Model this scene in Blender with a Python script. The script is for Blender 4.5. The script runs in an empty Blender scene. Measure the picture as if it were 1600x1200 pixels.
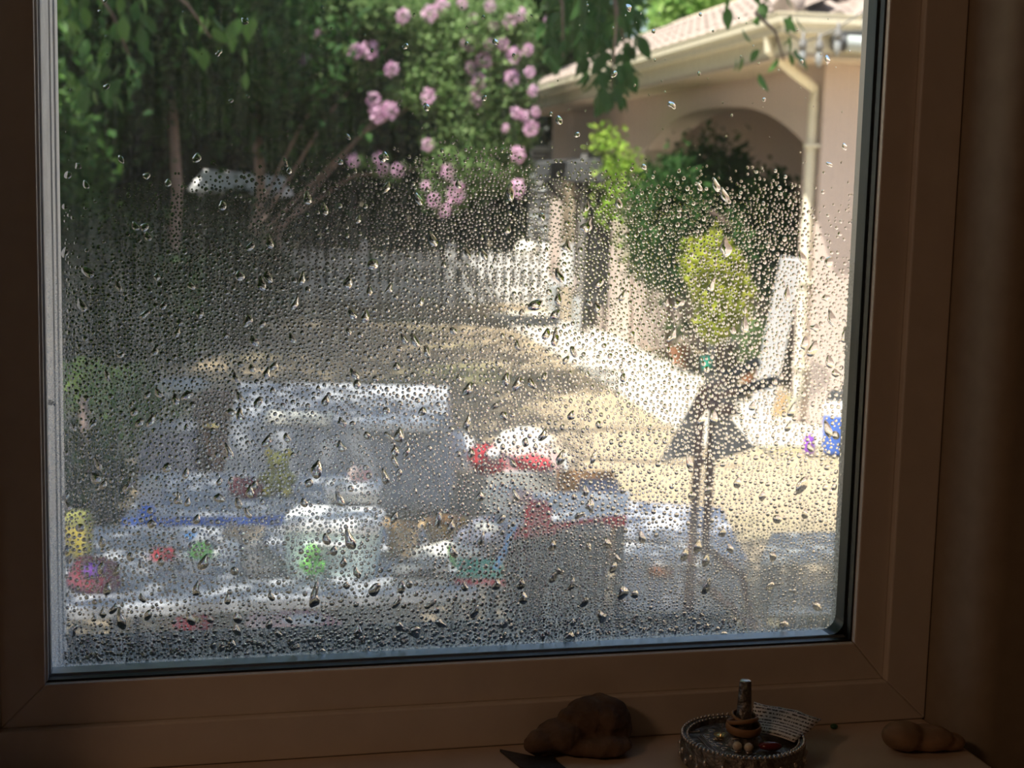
import bpy, bmesh, math, random
import numpy as np
from mathutils import Vector, Matrix
S = bpy.context.scene
COL = S.collection
random.seed(7); rng = np.random.default_rng(7)

# ---------------------------------------------------------------- camera
F = 2400.0; H = 2.0                       # focal length in pixels of the 1600 wide frame, eye height over the yard
Zc = -np.array([-428, 17724, 2400.]); Zc /= np.linalg.norm(Zc)
Yc = np.array([0, 0, 1.]) - Zc[2] * Zc; Yc /= np.linalg.norm(Yc)
Xc = np.cross(Yc, Zc)
CM = np.array([Xc, Yc, Zc])               # camera (right, down, forward) -> world
cam = bpy.data.cameras.new('camera'); camo = bpy.data.objects.new('camera', cam); COL.objects.link(camo)
R_, D_, F_ = CM @ [1, 0, 0], CM @ [0, 1, 0], CM @ [0, 0, 1]
camo.matrix_world = Matrix(((R_[0], -D_[0], -F_[0], 0), (R_[1], -D_[1], -F_[1], 0), (R_[2], -D_[2], -F_[2], H), (0, 0, 0, 1)))
cam.sensor_width = 36; cam.lens = F * 36 / 1600; cam.clip_start = 0.02; cam.clip_end = 300
cam.dof.use_dof = True; cam.dof.focus_distance = 1.06; cam.dof.aperture_fstop = 54 / 3.9
S.camera = camo

# ---------------------------------------------------------------- light and exposure
w = bpy.data.worlds.new('world'); S.world = w; w.use_nodes = True
nt = w.node_tree; bg = nt.nodes['Background']
sky = nt.nodes.new('ShaderNodeTexSky'); sky.sky_type = 'NISHITA'; sky.sun_disc = False; sky.dust_density = 2.2; sky.ozone_density = .6
SD = Vector((-.675 * .454, -.738 * .454, .891)).normalized()     # towards the sun
sky.sun_elevation = math.asin(SD.z); sky.sun_rotation = math.atan2(SD.x, SD.y)
nt.links.new(sky.outputs[0], bg.inputs[0]); bg.inputs[1].default_value = 0.15
sun = bpy.data.lights.new('sun', 'SUN'); sun.energy = 7.4; sun.angle = .0093; sun.color = (1, .94, .84)
suno = bpy.data.objects.new('sun', sun); COL.objects.link(suno); suno.rotation_euler = (-SD).to_track_quat('-Z', 'Y').to_euler()
lampd = bpy.data.lights.new('kitchen_lamp', 'AREA'); lampd.energy = 3.1; lampd.size = .45; lampd.color = (1, .56, .30)
lampo = bpy.data.objects.new('kitchen_lamp', lampd); COL.objects.link(lampo); lampo.location = (-1.25, -.35, 2.8)
S.view_settings.view_transform = 'Standard'; S.view_settings.look = 'None'; S.view_settings.gamma = 1
S.view_settings.use_curve_mapping = False; S.view_settings.exposure = 0.72
S.cycles.max_bounces = 12; S.cycles.diffuse_bounces = 3; S.cycles.transmission_bounces = 8; S.cycles.transparent_max_bounces = 12
S.cycles.caustics_reflective = False; S.cycles.caustics_refractive = False
S.cycles.sample_clamp_indirect = 4; S.cycles.sample_clamp_direct = 12

# ---------------------------------------------------------------- helpers
def ray(px, py): return CM @ np.array([(px - 800) / F, (py - 600) / F, 1])
def at(px, py, D): d = ray(px, py); return np.array([0, 0, H]) + d * D / d[1]
def grd(px, py, z=0): d = ray(px, py); return np.array([0, 0, H]) + d * (z - H) / d[2]

def mat(name, col, rough=.7, noise=None, bump=0, spec=.4, metal=0, col2=None, trans=0):
    m = bpy.data.materials.new(name); m.use_nodes = True
    t = m.node_tree; b = t.nodes['Principled BSDF']
    b.inputs['Roughness'].default_value = rough; b.inputs['Specular IOR Level'].default_value = spec; b.inputs['Metallic'].default_value = metal
    c = (*col, 1); b.inputs['Base Color'].default_value = c
    if noise:
        n = t.nodes.new('ShaderNodeTexNoise'); n.inputs['Scale'].default_value = noise[0]; n.inputs['Detail'].default_value = 6
        tc = t.nodes.new('ShaderNodeTexCoord'); t.links.new(tc.outputs['Object'], n.inputs['Vector'])
        r = t.nodes.new('ShaderNodeValToRGB'); r.color_ramp.elements[0].position = .33; r.color_ramp.elements[1].position = .67
        k = noise[1]; c2 = (*col2, 1) if col2 else (*[max(0, x * (1 - k)) for x in col], 1)
        r.color_ramp.elements[0].color = c2; r.color_ramp.elements[1].color = c
        t.links.new(n.outputs[0], r.inputs[0]); t.links.new(r.outputs[0], b.inputs['Base Color'])
        if bump:
            bp = t.nodes.new('ShaderNodeBump'); bp.inputs['Strength'].default_value = bump; bp.inputs['Distance'].default_value = .01
            t.links.new(n.outputs[0], bp.inputs['Height']); t.links.new(bp.outputs[0], b.inputs['Normal'])
    return m

def leafmat(name, c1, c2, trans=.45, rough=.5, spec=.25):
    m = bpy.data.materials.new(name); m.use_nodes = True; t = m.node_tree; t.nodes.clear()
    o = t.nodes.new('ShaderNodeOutputMaterial'); g = t.nodes.new('ShaderNodeNewGeometry')
    r = t.nodes.new('ShaderNodeValToRGB'); r.color_ramp.elements[0].color = (*c1, 1); r.color_ramp.elements[1].color = (*c2, 1)
    t.links.new(g.outputs['Random Per Island'], r.inputs[0])
    d = t.nodes.new('ShaderNodeBsdfPrincipled'); d.inputs['Roughness'].default_value = rough; d.inputs['Specular IOR Level'].default_value = spec
    tr = t.nodes.new('ShaderNodeBsdfTranslucent'); mx = t.nodes.new('ShaderNodeMixShader'); mx.inputs[0].default_value = trans
    t.links.new(r.outputs[0], d.inputs['Base Color']); t.links.new(r.outputs[0], tr.inputs[0])
    t.links.new(d.outputs[0], mx.inputs[1]); t.links.new(tr.outputs[0], mx.inputs[2]); t.links.new(mx.outputs[0], o.inputs[0])
    return m

def tag(o, label=None, cat=None, group=None, kind=None):
    if label: o['label'] = label
    if cat: o['category'] = cat
    if group: o['group'] = group
    if kind: o['kind'] = kind
    return o
def empty(name, loc=(0, 0, 0), rz=0, label=None, cat=None, group=None, kind=None):
    o = bpy.data.objects.new(name, None); o.empty_display_size = .05; COL.objects.link(o); o.location = loc; o.rotation_euler = (0, 0, rz)
    return tag(o, label, cat, group, kind)
def link(name, me, m, parent=None):
    if m and not me.materials: me.materials.append(m)
    o = bpy.data.objects.new(name, me); COL.objects.link(o)
    if parent: o.parent = parent
    return o

class MB:
    def __init__(s): s.v = []; s.f = []
    def add(s, vs, fs):
        b = len(s.v); s.v += [tuple(map(float, v)) for v in vs]; s.f += [tuple(b + i for i in f) for f in fs]; return s
    def box(s, a, b, rz=0, c=None, M=None):
        vs = [(x, y, z) for z in (a[2], b[2]) for y in (a[1], b[1]) for x in (a[0], b[0])]
        if M is not None: vs = [M @ Vector(v) for v in vs]
        return s.add(vs, [(0, 2, 3, 1), (4, 5, 7, 6), (0, 1, 5, 4), (2, 6, 7, 3), (0, 4, 6, 2), (1, 3, 7, 5)])
    def beam(s, p, q, wd, th, up=(0, 0, 1)):          # a rectangular bar from p to q
        p, q, up = Vector(p), Vector(q), Vector(up); d = (q - p).normalized(); x = d.cross(up)
        if x.length < 1e-4: x = Vector((1, 0, 0))
        x.normalize(); y = x.cross(d).normalized(); x *= wd / 2; y *= th / 2
        return s.add([p - x - y, p + x - y, p + x + y, p - x + y, q - x - y, q + x - y, q + x + y, q - x + y],
                     [(0, 1, 2, 3), (7, 6, 5, 4), (0, 4, 5, 1), (1, 5, 6, 2), (2, 6, 7, 3), (3, 7, 4, 0)])
    def tube(s, pts, r, n=8):
        pts = [Vector(p) for p in pts]; rs = r if isinstance(r, (list, tuple)) else [r] * len(pts); rings = []
        up = Vector((.013, .021, 1))
        for i, p in enumerate(pts):
            d = (pts[min(i + 1, len(pts) - 1)] - pts[max(i - 1, 0)]).normalized()
            x = d.cross(up if abs(d.z) < .95 else Vector((1, 0, 0))).normalized(); y = d.cross(x)
            if rings and x.dot(px_) < 0: x, y = -x, -y
            px_ = x
            rings.append([p + (x * math.cos(a) + y * math.sin(a)) * rs[i] for a in [2 * math.pi * k / n for k in range(n)]])
        fs = [(i * n + k, i * n + (k + 1) % n, (i + 1) * n + (k + 1) % n, (i + 1) * n + k) for i in range(len(pts) - 1) for k in range(n)]
        fs += [tuple(range(n - 1, -1, -1)), tuple((len(pts) - 1) * n + k for k in range(n))]
        return s.add([v for r_ in rings for v in r_], fs)
    def lathe(s, prof, c=(0, 0, 0), n=20, sx=1, sy=1):
        vs = [(c[0] + r * sx * math.cos(2 * math.pi * k / n), c[1] + r * sy * math.sin(2 * math.pi * k / n), c[2] + z) for r, z in prof for k in range(n)]
        m = len(prof); fs = [(i * n + k, i * n + (k + 1) % n, (i + 1) * n + (k + 1) % n, (i + 1) * n + k) for i in range(m - 1) for k in range(n)]
        fs += [tuple(range(n - 1, -1, -1)), tuple((m - 1) * n + k for k in range(n))]
        return s.add(vs, fs)
    def ball(s, c, r, n=12, m=8, wob=0):
        r = (r, r, r) if not hasattr(r, '__len__') else r; vs = [(c[0], c[1], c[2] - r[2])]
        for i in range(1, m):
            a = -math.pi / 2 + math.pi * i / m
            for k in range(n):
                b = 2 * math.pi * k / n; q = 1 + wob * random.uniform(-1, 1)
                vs.append((c[0] + q * r[0] * math.cos(a) * math.cos(b), c[1] + q * r[1] * math.cos(a) * math.sin(b), c[2] + q * r[2] * math.sin(a)))
        vs.append((c[0], c[1], c[2] + r[2])); t = len(vs) - 1
        fs = [(0, 1 + (k + 1) % n, 1 + k) for k in range(n)] + [(t, t - n + k, t - n + (k + 1) % n) for k in range(n)]
        fs += [(1 + i * n + k, 1 + i * n + (k + 1) % n, 1 + (i + 1) * n + (k + 1) % n, 1 + (i + 1) * n + k) for i in range(m - 2) for k in range(n)]
        return s.add(vs, fs)
    def mesh(s, name):
        me = bpy.data.meshes.new(name); me.from_pydata(s.v, [], s.f); me.update(); return me
    def build(s, name, m, parent=None, smooth=False, bevel=0, sub=0, auto=False):
        me = s.mesh(name)
        if smooth: me.polygons.foreach_set('use_smooth', [True] * len(me.polygons))
        if auto: me.set_sharp_from_angle(angle=.7)
        o = link(name, me, m, parent)
        if bevel:
            b = o.modifiers.new('bevel', 'BEVEL'); b.width = bevel; b.segments = 2; b.limit_method = 'ANGLE'
        if sub:
            b = o.modifiers.new('sub', 'SUBSURF'); b.levels = sub; b.render_levels = sub
        return o

def rawmesh(name, V, loops, starts, smooth=True):
    me = bpy.data.meshes.new(name); me.vertices.add(len(V)); me.vertices.foreach_set('co', np.ascontiguousarray(V, np.float32).ravel())
    me.loops.add(len(loops)); me.loops.foreach_set('vertex_index', np.ascontiguousarray(loops, np.int32))
    me.polygons.add(len(starts)); me.polygons.foreach_set('loop_start', np.ascontiguousarray(starts, np.int32))
    me.polygons.foreach_set('use_smooth', np.broadcast_to(np.asarray(smooth), len(starts)).copy())
    me.update(calc_edges=True); return me

def leaves(name, P, size, m, parent=None, aspect=.5, droop=0, flat=.5, kind='stuff', fold=.25):
    """a cloud of folded leaves (two triangles each) at the points P"""
    P = np.asarray(P, float); n = len(P)
    d = rng.normal(size=(n, 3)); d[:, 2] -= droop; d /= np.linalg.norm(d, axis=1)[:, None]
    nr = rng.normal(size=(n, 3)); nr[:, 2] += flat * 2 * np.sign(nr[:, 2]); x = np.cross(d, nr); x /= np.linalg.norm(x, axis=1)[:, None] + 1e-9
    up = np.cross(x, d); L = (size * rng.uniform(.65, 1.3, n))[:, None]
    a = P - d * L / 2; b = P + d * L / 2; l = P + x * L * aspect / 2 + up * L * fold * .4; r = P - x * L * aspect / 2 + up * L * fold * .4
    V = np.stack([a, l, b, r], 1).reshape(-1, 3)
    i = np.arange(n)[:, None] * 4; loops = (i + np.array([0, 1, 2, 0, 2, 3])).ravel()
    me = rawmesh(name, V, loops, np.arange(0, len(loops), 3), False)
    o = link(name, me, m, parent)
    if kind: o['kind'] = kind
    return o
def clumps(spec, per, spread=1.0):
    """points gathered in many small tufts inside ellipsoids: spec = [(centre, (rx,ry,rz), n_tufts)]"""
    out = []
    for c, r, n in spec:
        c = np.asarray(c, float); r = np.asarray(r, float)
        u = rng.normal(size=(n, 3)); u /= np.linalg.norm(u, axis=1)[:, None]; u *= (rng.uniform(.15, 1, n) ** (1 / 2.2))[:, None]
        t = c + u * r; tr = spread * r.min() * .22
        out.append((t[:, None, :] + rng.normal(size=(n, per, 3)) * tr).reshape(-1, 3))
    return np.concatenate(out)

# ---------------------------------------------------------------- materials
M = dict(
    vinyl=mat('white_vinyl', (.78, .74, .70), .45, (40, .06), .03),
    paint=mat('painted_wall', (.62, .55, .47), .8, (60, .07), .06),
    sillm=mat('painted_sill', (.70, .58, .48), .5, (25, .12), .05),
    gasket=mat('black_gasket', (.012, .014, .016), .4),
    spacer=mat('spacer_metal', (.62, .66, .70), .35, metal=.5),
    track=mat('outer_vinyl', (.80, .81, .83), .5, (50, .2), .05),
    stucco=mat('stucco', (.65, .53, .47), .95, (90, .13), .25),
    cream=mat('cream_trim', (.78, .72, .56), .5, (12, .06)),
    soffit=mat('soffit', (.55, .45, .34), .8, (8, .1)),
    tile=mat('roof_tile', (.37, .30, .26), .9, (7, .45), .2),
    ground=None, conc=mat('concrete', (.70, .66, .58), .9, (5, .18), .1),
    white=mat('white_paint', (.87, .87, .87), .6, (10, .1)),
    greyw=mat('grey_white_board', (.62, .63, .66), .6, (9, .12)),
    lgrey=mat('light_grey', (.44, .47, .48), .6, (8, .2)),
    mgrey=mat('mid_grey', (.24, .235, .23), .6, (12, .25)),
    dgrey=mat('dark_grey', (.055, .058, .062), .55, (15, .3)),
    black=mat('black', (.014, .015, .017), .5, (20, .3)),
    beige=mat('beige_post', (.55, .45, .33), .7, (10, .2)),
    bark=mat('bark', (.17, .12, .10), .95, (14, .5), .5),
    barkl=mat('pale_bark', (.34, .24, .20), .9, (9, .4), .4),
    brown=mat('brown_steel', (.20, .11, .085), .55, (30, .35)),
    dbrown=mat('dark_brown_wood', (.10, .062, .05), .6, (20, .35)),
    card=mat('cardboard', (.52, .36, .19), .85, (14, .15)),
    wicker=mat('wicker', (.66, .45, .17), .8, (60, .4), .4),
    cloth=mat('blue_grey_cloth', (.42, .44, .48), .9, (6, .18), .1),
    red=mat('red', (.62, .045, .06), .6, (20, .2)), crimson=mat('crimson', (.22, .03, .05), .8, (20, .3)),
    pink=mat('pink_cloth', (.72, .30, .30), .9, (9, .5), .2, col2=(.75, .62, .55)),
    blue=mat('blue', (.07, .17, .62), .5, (20, .2)), sblue=mat('sky_blue', (.12, .35, .75), .5, (20, .15)),
    purple=mat('purple', (.26, .07, .52), .5, (20, .2)), lilac=mat('lilac_grey', (.30, .31, .40), .8, (12, .3)),
    teal=mat('teal', (.03, .42, .31), .5, (20, .2)), lime=mat('lime', (.24, .68, .13), .6, (18, .25)),
    olive=mat('olive', (.30, .30, .08), .9, (40, .4), .3), yellow=mat('yellow', (.62, .50, .08), .7, (20, .3)),
    cream2=mat('off_white', (.80, .78, .70), .7, (9, .1)), mint=mat('pale_mint_plastic', (.62, .74, .70), .5, (9, .1)),
    terra=mat('terracotta', (.46, .20, .10), .8, (20, .25)),
    navy=mat('grey_blue_plastic', (.74, .76, .84), .5, (9, .12)),
    orange=mat('brown_orange', (.50, .26, .10), .7, (18, .3)),
    stone=mat('brown_stone', (.20, .13, .09), .85, (45, .55), .6), stone2=mat('tan_stone', (.42, .27, .17), .8, (40, .45), .4),
    pewter=mat('pewter', (.36, .35, .34), .38, (160, .6), .6, metal=.85), pewl=mat('polished_pewter', (.66, .65, .64), .25, metal=.9),
    slate=mat('black_shard', (.05, .055, .065), .45, (60, .4), .2),
    rubber=mat('tan_rubber', (.42, .25, .14), .5, (90, .2)), pearl=mat('pearl', (.82, .76, .68), .12, spec=.8),
    brass=mat('brass', (.75, .62, .25), .25, metal=.9), steel=mat('steel', (.75, .75, .76), .2, metal=1),
    garnet=mat('garnet', (.16, .012, .014), .15, spec=.8),
    bulb=mat('bulb_glass', (.30, .31, .31), .08, spec=.8),
    jamb=mat('dimmed_jamb_plaster', (.36, .31, .25), .8, (60, .1), .06), panel=mat('warm_grey_cloth', (.34, .32, .29), .9, (8, .2)), awn=mat('awning_grey', (.10, .105, .11), .6, (8, .35)), lampw=mat('lamp_white', (.42, .46, .46), .4, (9, .1)), spacer_shade=mat('shaded_spacer', (.045, .055, .058), .4),  # jamb colour darkened to mute window light; last entry is spacer metal coloured as shaded
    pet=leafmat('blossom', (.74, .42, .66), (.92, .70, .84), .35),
    lf_dark=leafmat('leaf_dark_shade', (.012, .03, .012), (.035, .075, .025), .3, .7, .05), lf_dk2=leafmat('leaf_shade', (.02, .06, .018), (.05, .12, .03), .35, .6, .1), lf_mid=leafmat('leaf_mid', (.035, .10, .022), (.10, .21, .045), .4),  # dark and deep leaf tones have overhead tree shade put into their colour
    lf_myr=leafmat('leaf_myrtle', (.09, .19, .055), (.30, .43, .17), .45), lf_br=leafmat('leaf_bright', (.17, .33, .035), (.42, .58, .10), .45),  # myrtle tone paled with the whitish light on its leaves
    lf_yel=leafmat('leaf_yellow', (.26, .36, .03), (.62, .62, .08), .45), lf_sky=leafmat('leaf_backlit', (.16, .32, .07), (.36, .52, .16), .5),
)

def ground_mat():
    m = bpy.data.materials.new('dry_ground'); m.use_nodes = True; t = m.node_tree; b = t.nodes['Principled BSDF']; b.inputs['Roughness'].default_value = .95
    b.inputs['Specular IOR Level'].default_value = .1
    tc = t.nodes.new('ShaderNodeTexCoord')
    def nz(sc, det): n = t.nodes.new('ShaderNodeTexNoise'); n.inputs['Scale'].default_value = sc; n.inputs['Detail'].default_value = det; t.links.new(tc.outputs['Object'], n.inputs['Vector']); return n
    a, c = nz(.55, 4), nz(9, 8)
    r = t.nodes.new('ShaderNodeValToRGB'); e = r.color_ramp.elements
    e[0].position = .30; e[0].color = (.27, .26, .13, 1); e[1].position = .48; e[1].color = (.42, .335, .225, 1)
    x = r.color_ramp.elements.new(.7); x.color = (.46, .37, .25, 1)
    r2 = t.nodes.new('ShaderNodeValToRGB'); r2.color_ramp.elements[0].position = .3; r2.color_ramp.elements[0].color = (.75, .75, .75, 1); r2.color_ramp.elements[1].position = .6
    mx = t.nodes.new('ShaderNodeMix'); mx.data_type = 'RGBA'; mx.blend_type = 'MULTIPLY'; mx.inputs[0].default_value = 1
    t.links.new(a.outputs[0], r.inputs[0]); t.links.new(c.outputs[0], r2.inputs[0]); t.links.new(r.outputs[0], mx.inputs[6]); t.links.new(r2.outputs[0], mx.inputs[7])
    t.links.new(mx.outputs[2], b.inputs['Base Color'])
    bp = t.nodes.new('ShaderNodeBump'); bp.inputs['Strength'].default_value = .5; t.links.new(c.outputs[0], bp.inputs['Height']); t.links.new(bp.outputs[0], b.inputs['Normal'])
    return m
M['ground'] = ground_mat()

# ================================================================ the window wall
# window frame of reference: u along the window, v up, w outwards
dz = .239; dcam = np.array([1, .02415 - .1354 * dz, dz]); dw = CM @ dcam; dw[2] = 0; dw /= np.linalg.norm(dw)
nw = np.array([-dw[1], dw[0], 0]); YAW = math.atan2(dw[1], dw[0])
P0 = at(71, 1070, 1.0) + nw * .010        # lower left corner of the glazed opening, w = 0 is the inner pane
def win(px, py, wo=0):                    # where the ray through a pixel meets the plane w = wo, as (u, v)
    d = ray(px, py); o = np.array([0, 0, H]) - P0; t = (wo - o @ nw) / (d @ nw); q = o + d * t
    return q @ dw, q[2]
UR = win(1341, 900, -.010)[0]; VT = .66
SILLV = win(1000, 1151, -.016)[1]         # top of the sill below the frame
win1 = empty('window_1', P0, YAW, 'vinyl framed kitchen window with wet double glazing', None, None, 'structure')

# sash: four mitred members round the opening (inner face w=-.010)
def member(name, quad, w0, w1, m, parent=win1, bevel=.0012):
    q = [(*p, w) for w in (w0, w1) for p in quad]; vs = [(a, c, b) for a, b, c in q]   # (u, w, v) = local x, y, z
    return MB().add(vs, [(0, 1, 2, 3), (7, 6, 5, 4), (0, 4, 5, 1), (1, 5, 6, 2), (2, 6, 7, 3), (3, 7, 4, 0)]).build(name, m, parent, bevel=bevel)
sash = empty('sash'); sash.parent = win1
s1 = -win(400, 1117, -.010)[1]            # width of the sash rail as seen
sr = win(1389, 900, -.010)[0] - UR
def ringframe(i, o):                      # inner (u0,v0,u1,v1) outer
    a = [(i[0], i[1]), (i[2], i[1]), (i[2], i[3]), (i[0], i[3])]; b = [(o[0], o[1]), (o[2], o[1]), (o[2], o[3]), (o[0], o[3])]
    return [[b[k], b[(k + 1) % 4], a[(k + 1) % 4], a[k]] for k in range(4)]
I = (0, 0, UR, VT); O = (-s1, -s1, UR + sr, VT + s1)
for k, nm in enumerate(('bottom_rail', 'stile', 'top_rail', 'stile')):
    member(nm, ringframe(I, O)[k], -.010, .034, M['vinyl'], sash)
O2 = (-s1 - .05, SILLV, UR + sr + .034, VT + s1 + .05)
fr = empty('frame'); fr.parent = win1
I2 = (-s1 + .0002, -s1 + .0002, UR + sr - .0002, VT + s1)
for k in range(4): member('frame_member', ringframe(I2, O2)[k], -.0165, .034, M['vinyl'], fr)
# glazing: gasket, inner pane, spacer, outer pane
g = .0008
gas = [ringframe((.0016, .0016, UR - .0016, VT), (0, 0, UR, VT))[k] for k in range(4)]
gk = empty('gasket'); gk.parent = win1
for k in range(4): member('gasket_strip', gas[k], -.005, .0015, M['track'] if k == 3 else M['gasket'], gk, 0)
sp = empty('spacer'); sp.parent = win1
for k in range(4): member('spacer_bar', ringframe((.003, .003, UR - .003, VT), (.0002, .0002, UR - .0002, VT))[k], .0045, .019, (M['spacer'], M['spacer_shade'], M['spacer'], M['track'])[k], sp, .0006)  # right bar's dark colour stands for the shade on that face
# rounded lower right spacer corner
c = MB(); n = 10; cr = .011
arc = [(UR - .003 - cr + cr * math.cos(a), .003 + cr + cr * math.sin(a)) for a in [-math.pi / 2 + math.pi / 2 * k / n for k in range(n + 1)]]
pg = [(UR - .003, .003)] + arc[::-1]
c.add([(u, w_, v) for w_ in (.0042, .0192) for u, v in pg], [tuple(range(len(pg)))[::-1], tuple(len(pg) + i for i in range(len(pg)))] + [(i, (i + 1) % len(pg), len(pg) + (i + 1) % len(pg), len(pg) + i) for i in range(len(pg))])
c.build('corner_key', M['gasket'], sp)

def pane_mat(name, fog):
    m = bpy.data.materials.new(name); m.use_nodes = True; t = m.node_tree; t.nodes.clear(); N = t.nodes.new; L = t.links.new
    o = N('ShaderNodeOutputMaterial'); tr = N('ShaderNodeBsdfTransparent'); tr.inputs[0].default_value = (.965, .975, .97, 1)
    gl = N('ShaderNodeBsdfGlossy'); gl.inputs['Roughness'].default_value = 0; fz = N('ShaderNodeFresnel'); fz.inputs[0].default_value = 1.45
    mx = N('ShaderNodeMixShader'); L(fz.outputs[0], mx.inputs[0]); L(tr.outputs[0], mx.inputs[1]); L(gl.outputs[0], mx.inputs[2])
    if not fog: L(mx.outputs[0], o.inputs[0]); return m
    tl = N('ShaderNodeBsdfTranslucent'); tl.inputs[0].default_value = (.9, .93, .95, 1)
    tc = N('ShaderNodeTexCoord'); sx = N('ShaderNodeSeparateXYZ'); L(tc.outputs['Object'], sx.inputs[0])
    def mr(src, a, b, c0, c1):
        q = N('ShaderNodeMapRange'); q.interpolation_type = 'SMOOTHSTEP'; L(src, q.inputs[0])
        for i, v in enumerate((a, b, c0, c1)): q.inputs[i + 1].default_value = v
        return q.outputs[0]
    def math_(op, a, b):
        q = N('ShaderNodeMath'); q.operation = op
        for i, v in enumerate((a, b)):
            if isinstance(v, (int, float)): q.inputs[i].default_value = v
            else: L(v, q.inputs[i])
        return q.outputs[0]
    base = mr(sx.outputs[2], .35, .20, .045, .30)               # mist thickens down the pane
    clear = mr(sx.outputs[0], .34, .46, 1, .55)
    up_ = math_('MULTIPLY', base, clear)
    low = math_('MULTIPLY', mr(sx.outputs[2], .12, .07, 0, 1), mr(sx.outputs[0], .27, .35, .14, .34))
    def nz(sc, det):
        mp = N('ShaderNodeMapping'); mp.inputs['Scale'].default_value = sc; L(tc.outputs['Object'], mp.inputs[0])
        q = N('ShaderNodeTexNoise'); q.inputs['Scale'].default_value = 1; q.inputs['Detail'].default_value = det; L(mp.outputs[0], q.inputs[0]); return q.outputs[0]
    streak = mr(nz((260, 1, 14), 4), .32, .7, .55, 1.3); speck = mr(nz((900, 1, 700), 2), .4, .65, .6, 1.35)
    f = math_('MULTIPLY', math_('MULTIPLY', math_('ADD', up_, low), streak), speck)
    m2 = N('ShaderNodeMixShader'); L(f, m2.inputs[0]); L(mx.outputs[0], m2.inputs[1]); L(tl.outputs[0], m2.inputs[2]); L(m2.outputs[0], o.inputs[0])
    return m
def pane(name, w0, m):
    me = MB().add([(.002, w0, .002), (UR - .002, w0, .002), (UR - .002, w0, VT), (.002, w0, VT)], [(0, 1, 2, 3)]).mesh(name)
    return link(name, me, m, win1)
pane('inner_pane', .003, pane_mat('clear_pane', False))
WO = .0205
opane = pane('outer_pane', WO, pane_mat('misted_pane', True))

# vertical outer track on the left, seen through the glass
tk = empty('outer_track'); tk.parent = win1
ue = win(93, 500, .034)[0]
# a splayed outer jamb whose ribbed face looks across the opening
jw0, jw1 = .032, .150; ue = win(94, 500, jw1)[0]
def jpt(k, out=0): return (-.001 + (ue + .001) * k + out * .99, jw0 + (jw1 - jw0) * k)
def strip(nm, k0, k1, out, m):
    a, b, c_, d = jpt(k0, out), jpt(k1, out), jpt(k1, -.006), jpt(k0, -.006)
    MB().add([(u, w_, v) for v in (-.06, VT + .05) for u, w_ in (a, b, c_, d)], [(3, 2, 1, 0), (4, 5, 6, 7), (0, 1, 5, 4), (1, 2, 6, 5), (2, 3, 7, 6), (3, 0, 4, 7)]).build(nm, m, tk, bevel=.0004)
strip('track_channel', 0, 1, 0, M['track']); strip('track_rib', .0, .16, .0012, M['white']); strip('track_rib', .60, .70, .0012, M['white']); strip('track_rib', .84, 1.0, .0014, M['white'])
# ---- water on the outer pane
water = bpy.data.materials.new('water'); water.use_nodes = True; t = water.node_tree; t.nodes.clear()
o_ = t.nodes.new('ShaderNodeOutputMaterial'); gb = t.nodes.new('ShaderNodeBsdfGlass'); gb.inputs['IOR'].default_value = 1.333; gb.inputs['Roughness'].default_value = 0
t.links.new(gb.outputs[0], o_.inputs[0])

def smooth(a, b, x): t_ = np.clip((x - a) / (b - a), 0, 1); return t_ * t_ * (3 - 2 * t_)
def density(x, y):
    """(mean radius in px, spacing in px, keep probability)"""
    d = smooth(235, 380, y + .10 * (x - 500) * (x < 800))
    d *= 1 - (1 - smooth(150, 260, x)) * (1 - smooth(380, 560, y)) * .9
    d *= 1 - smooth(1225, 1275, x) * (1 - smooth(400, 470, y)) * .95
    d *= 1 - smooth(880, 1010, x) * (1 - smooth(255, 330, y)) * .9
    fine = smooth(770, 850, x) * smooth(800, 870, y + (x - 800) * .05)
    lowl = (1 - smooth(700, 800, x)) * smooth(850, 930, y)       # lower left: fewer but larger
    r = 2.1 + .6 * smooth(300, 600, y) - 1.15 * fine
    return r, d * (1 - .55 * lowl), fine
def scatter(n, minfac, rmul=1.0):
    cell = 12.0; gridd = {}; out = []
    X = rng.uniform(84, 1352, n); Y = rng.uniform(0, 1050, n); K = rng.uniform(0, 1, n); RJ = np.exp(rng.normal(0, .26, n))
    r, d, fine = density(X, Y); r = r * RJ * rmul
    for i in range(n):
        if K[i] > d[i]: continue
        x, y, ri = X[i], Y[i], r[i]; gx, gy = int(x // cell), int(y // cell); ok = True
        for a in (-1, 0, 1):
            for b in (-1, 0, 1):
                for (x2, y2, r2) in gridd.get((gx + a, gy + b), ()):
                    if (x - x2) ** 2 + (y - y2) ** 2 < ((ri + r2) * minfac) ** 2: ok = False; break
                if not ok: break
            if not ok: break
        if ok: gridd.setdefault((gx, gy), []).append((x, y, ri)); out.append((x, y, ri))
    return np.array(out)
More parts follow.
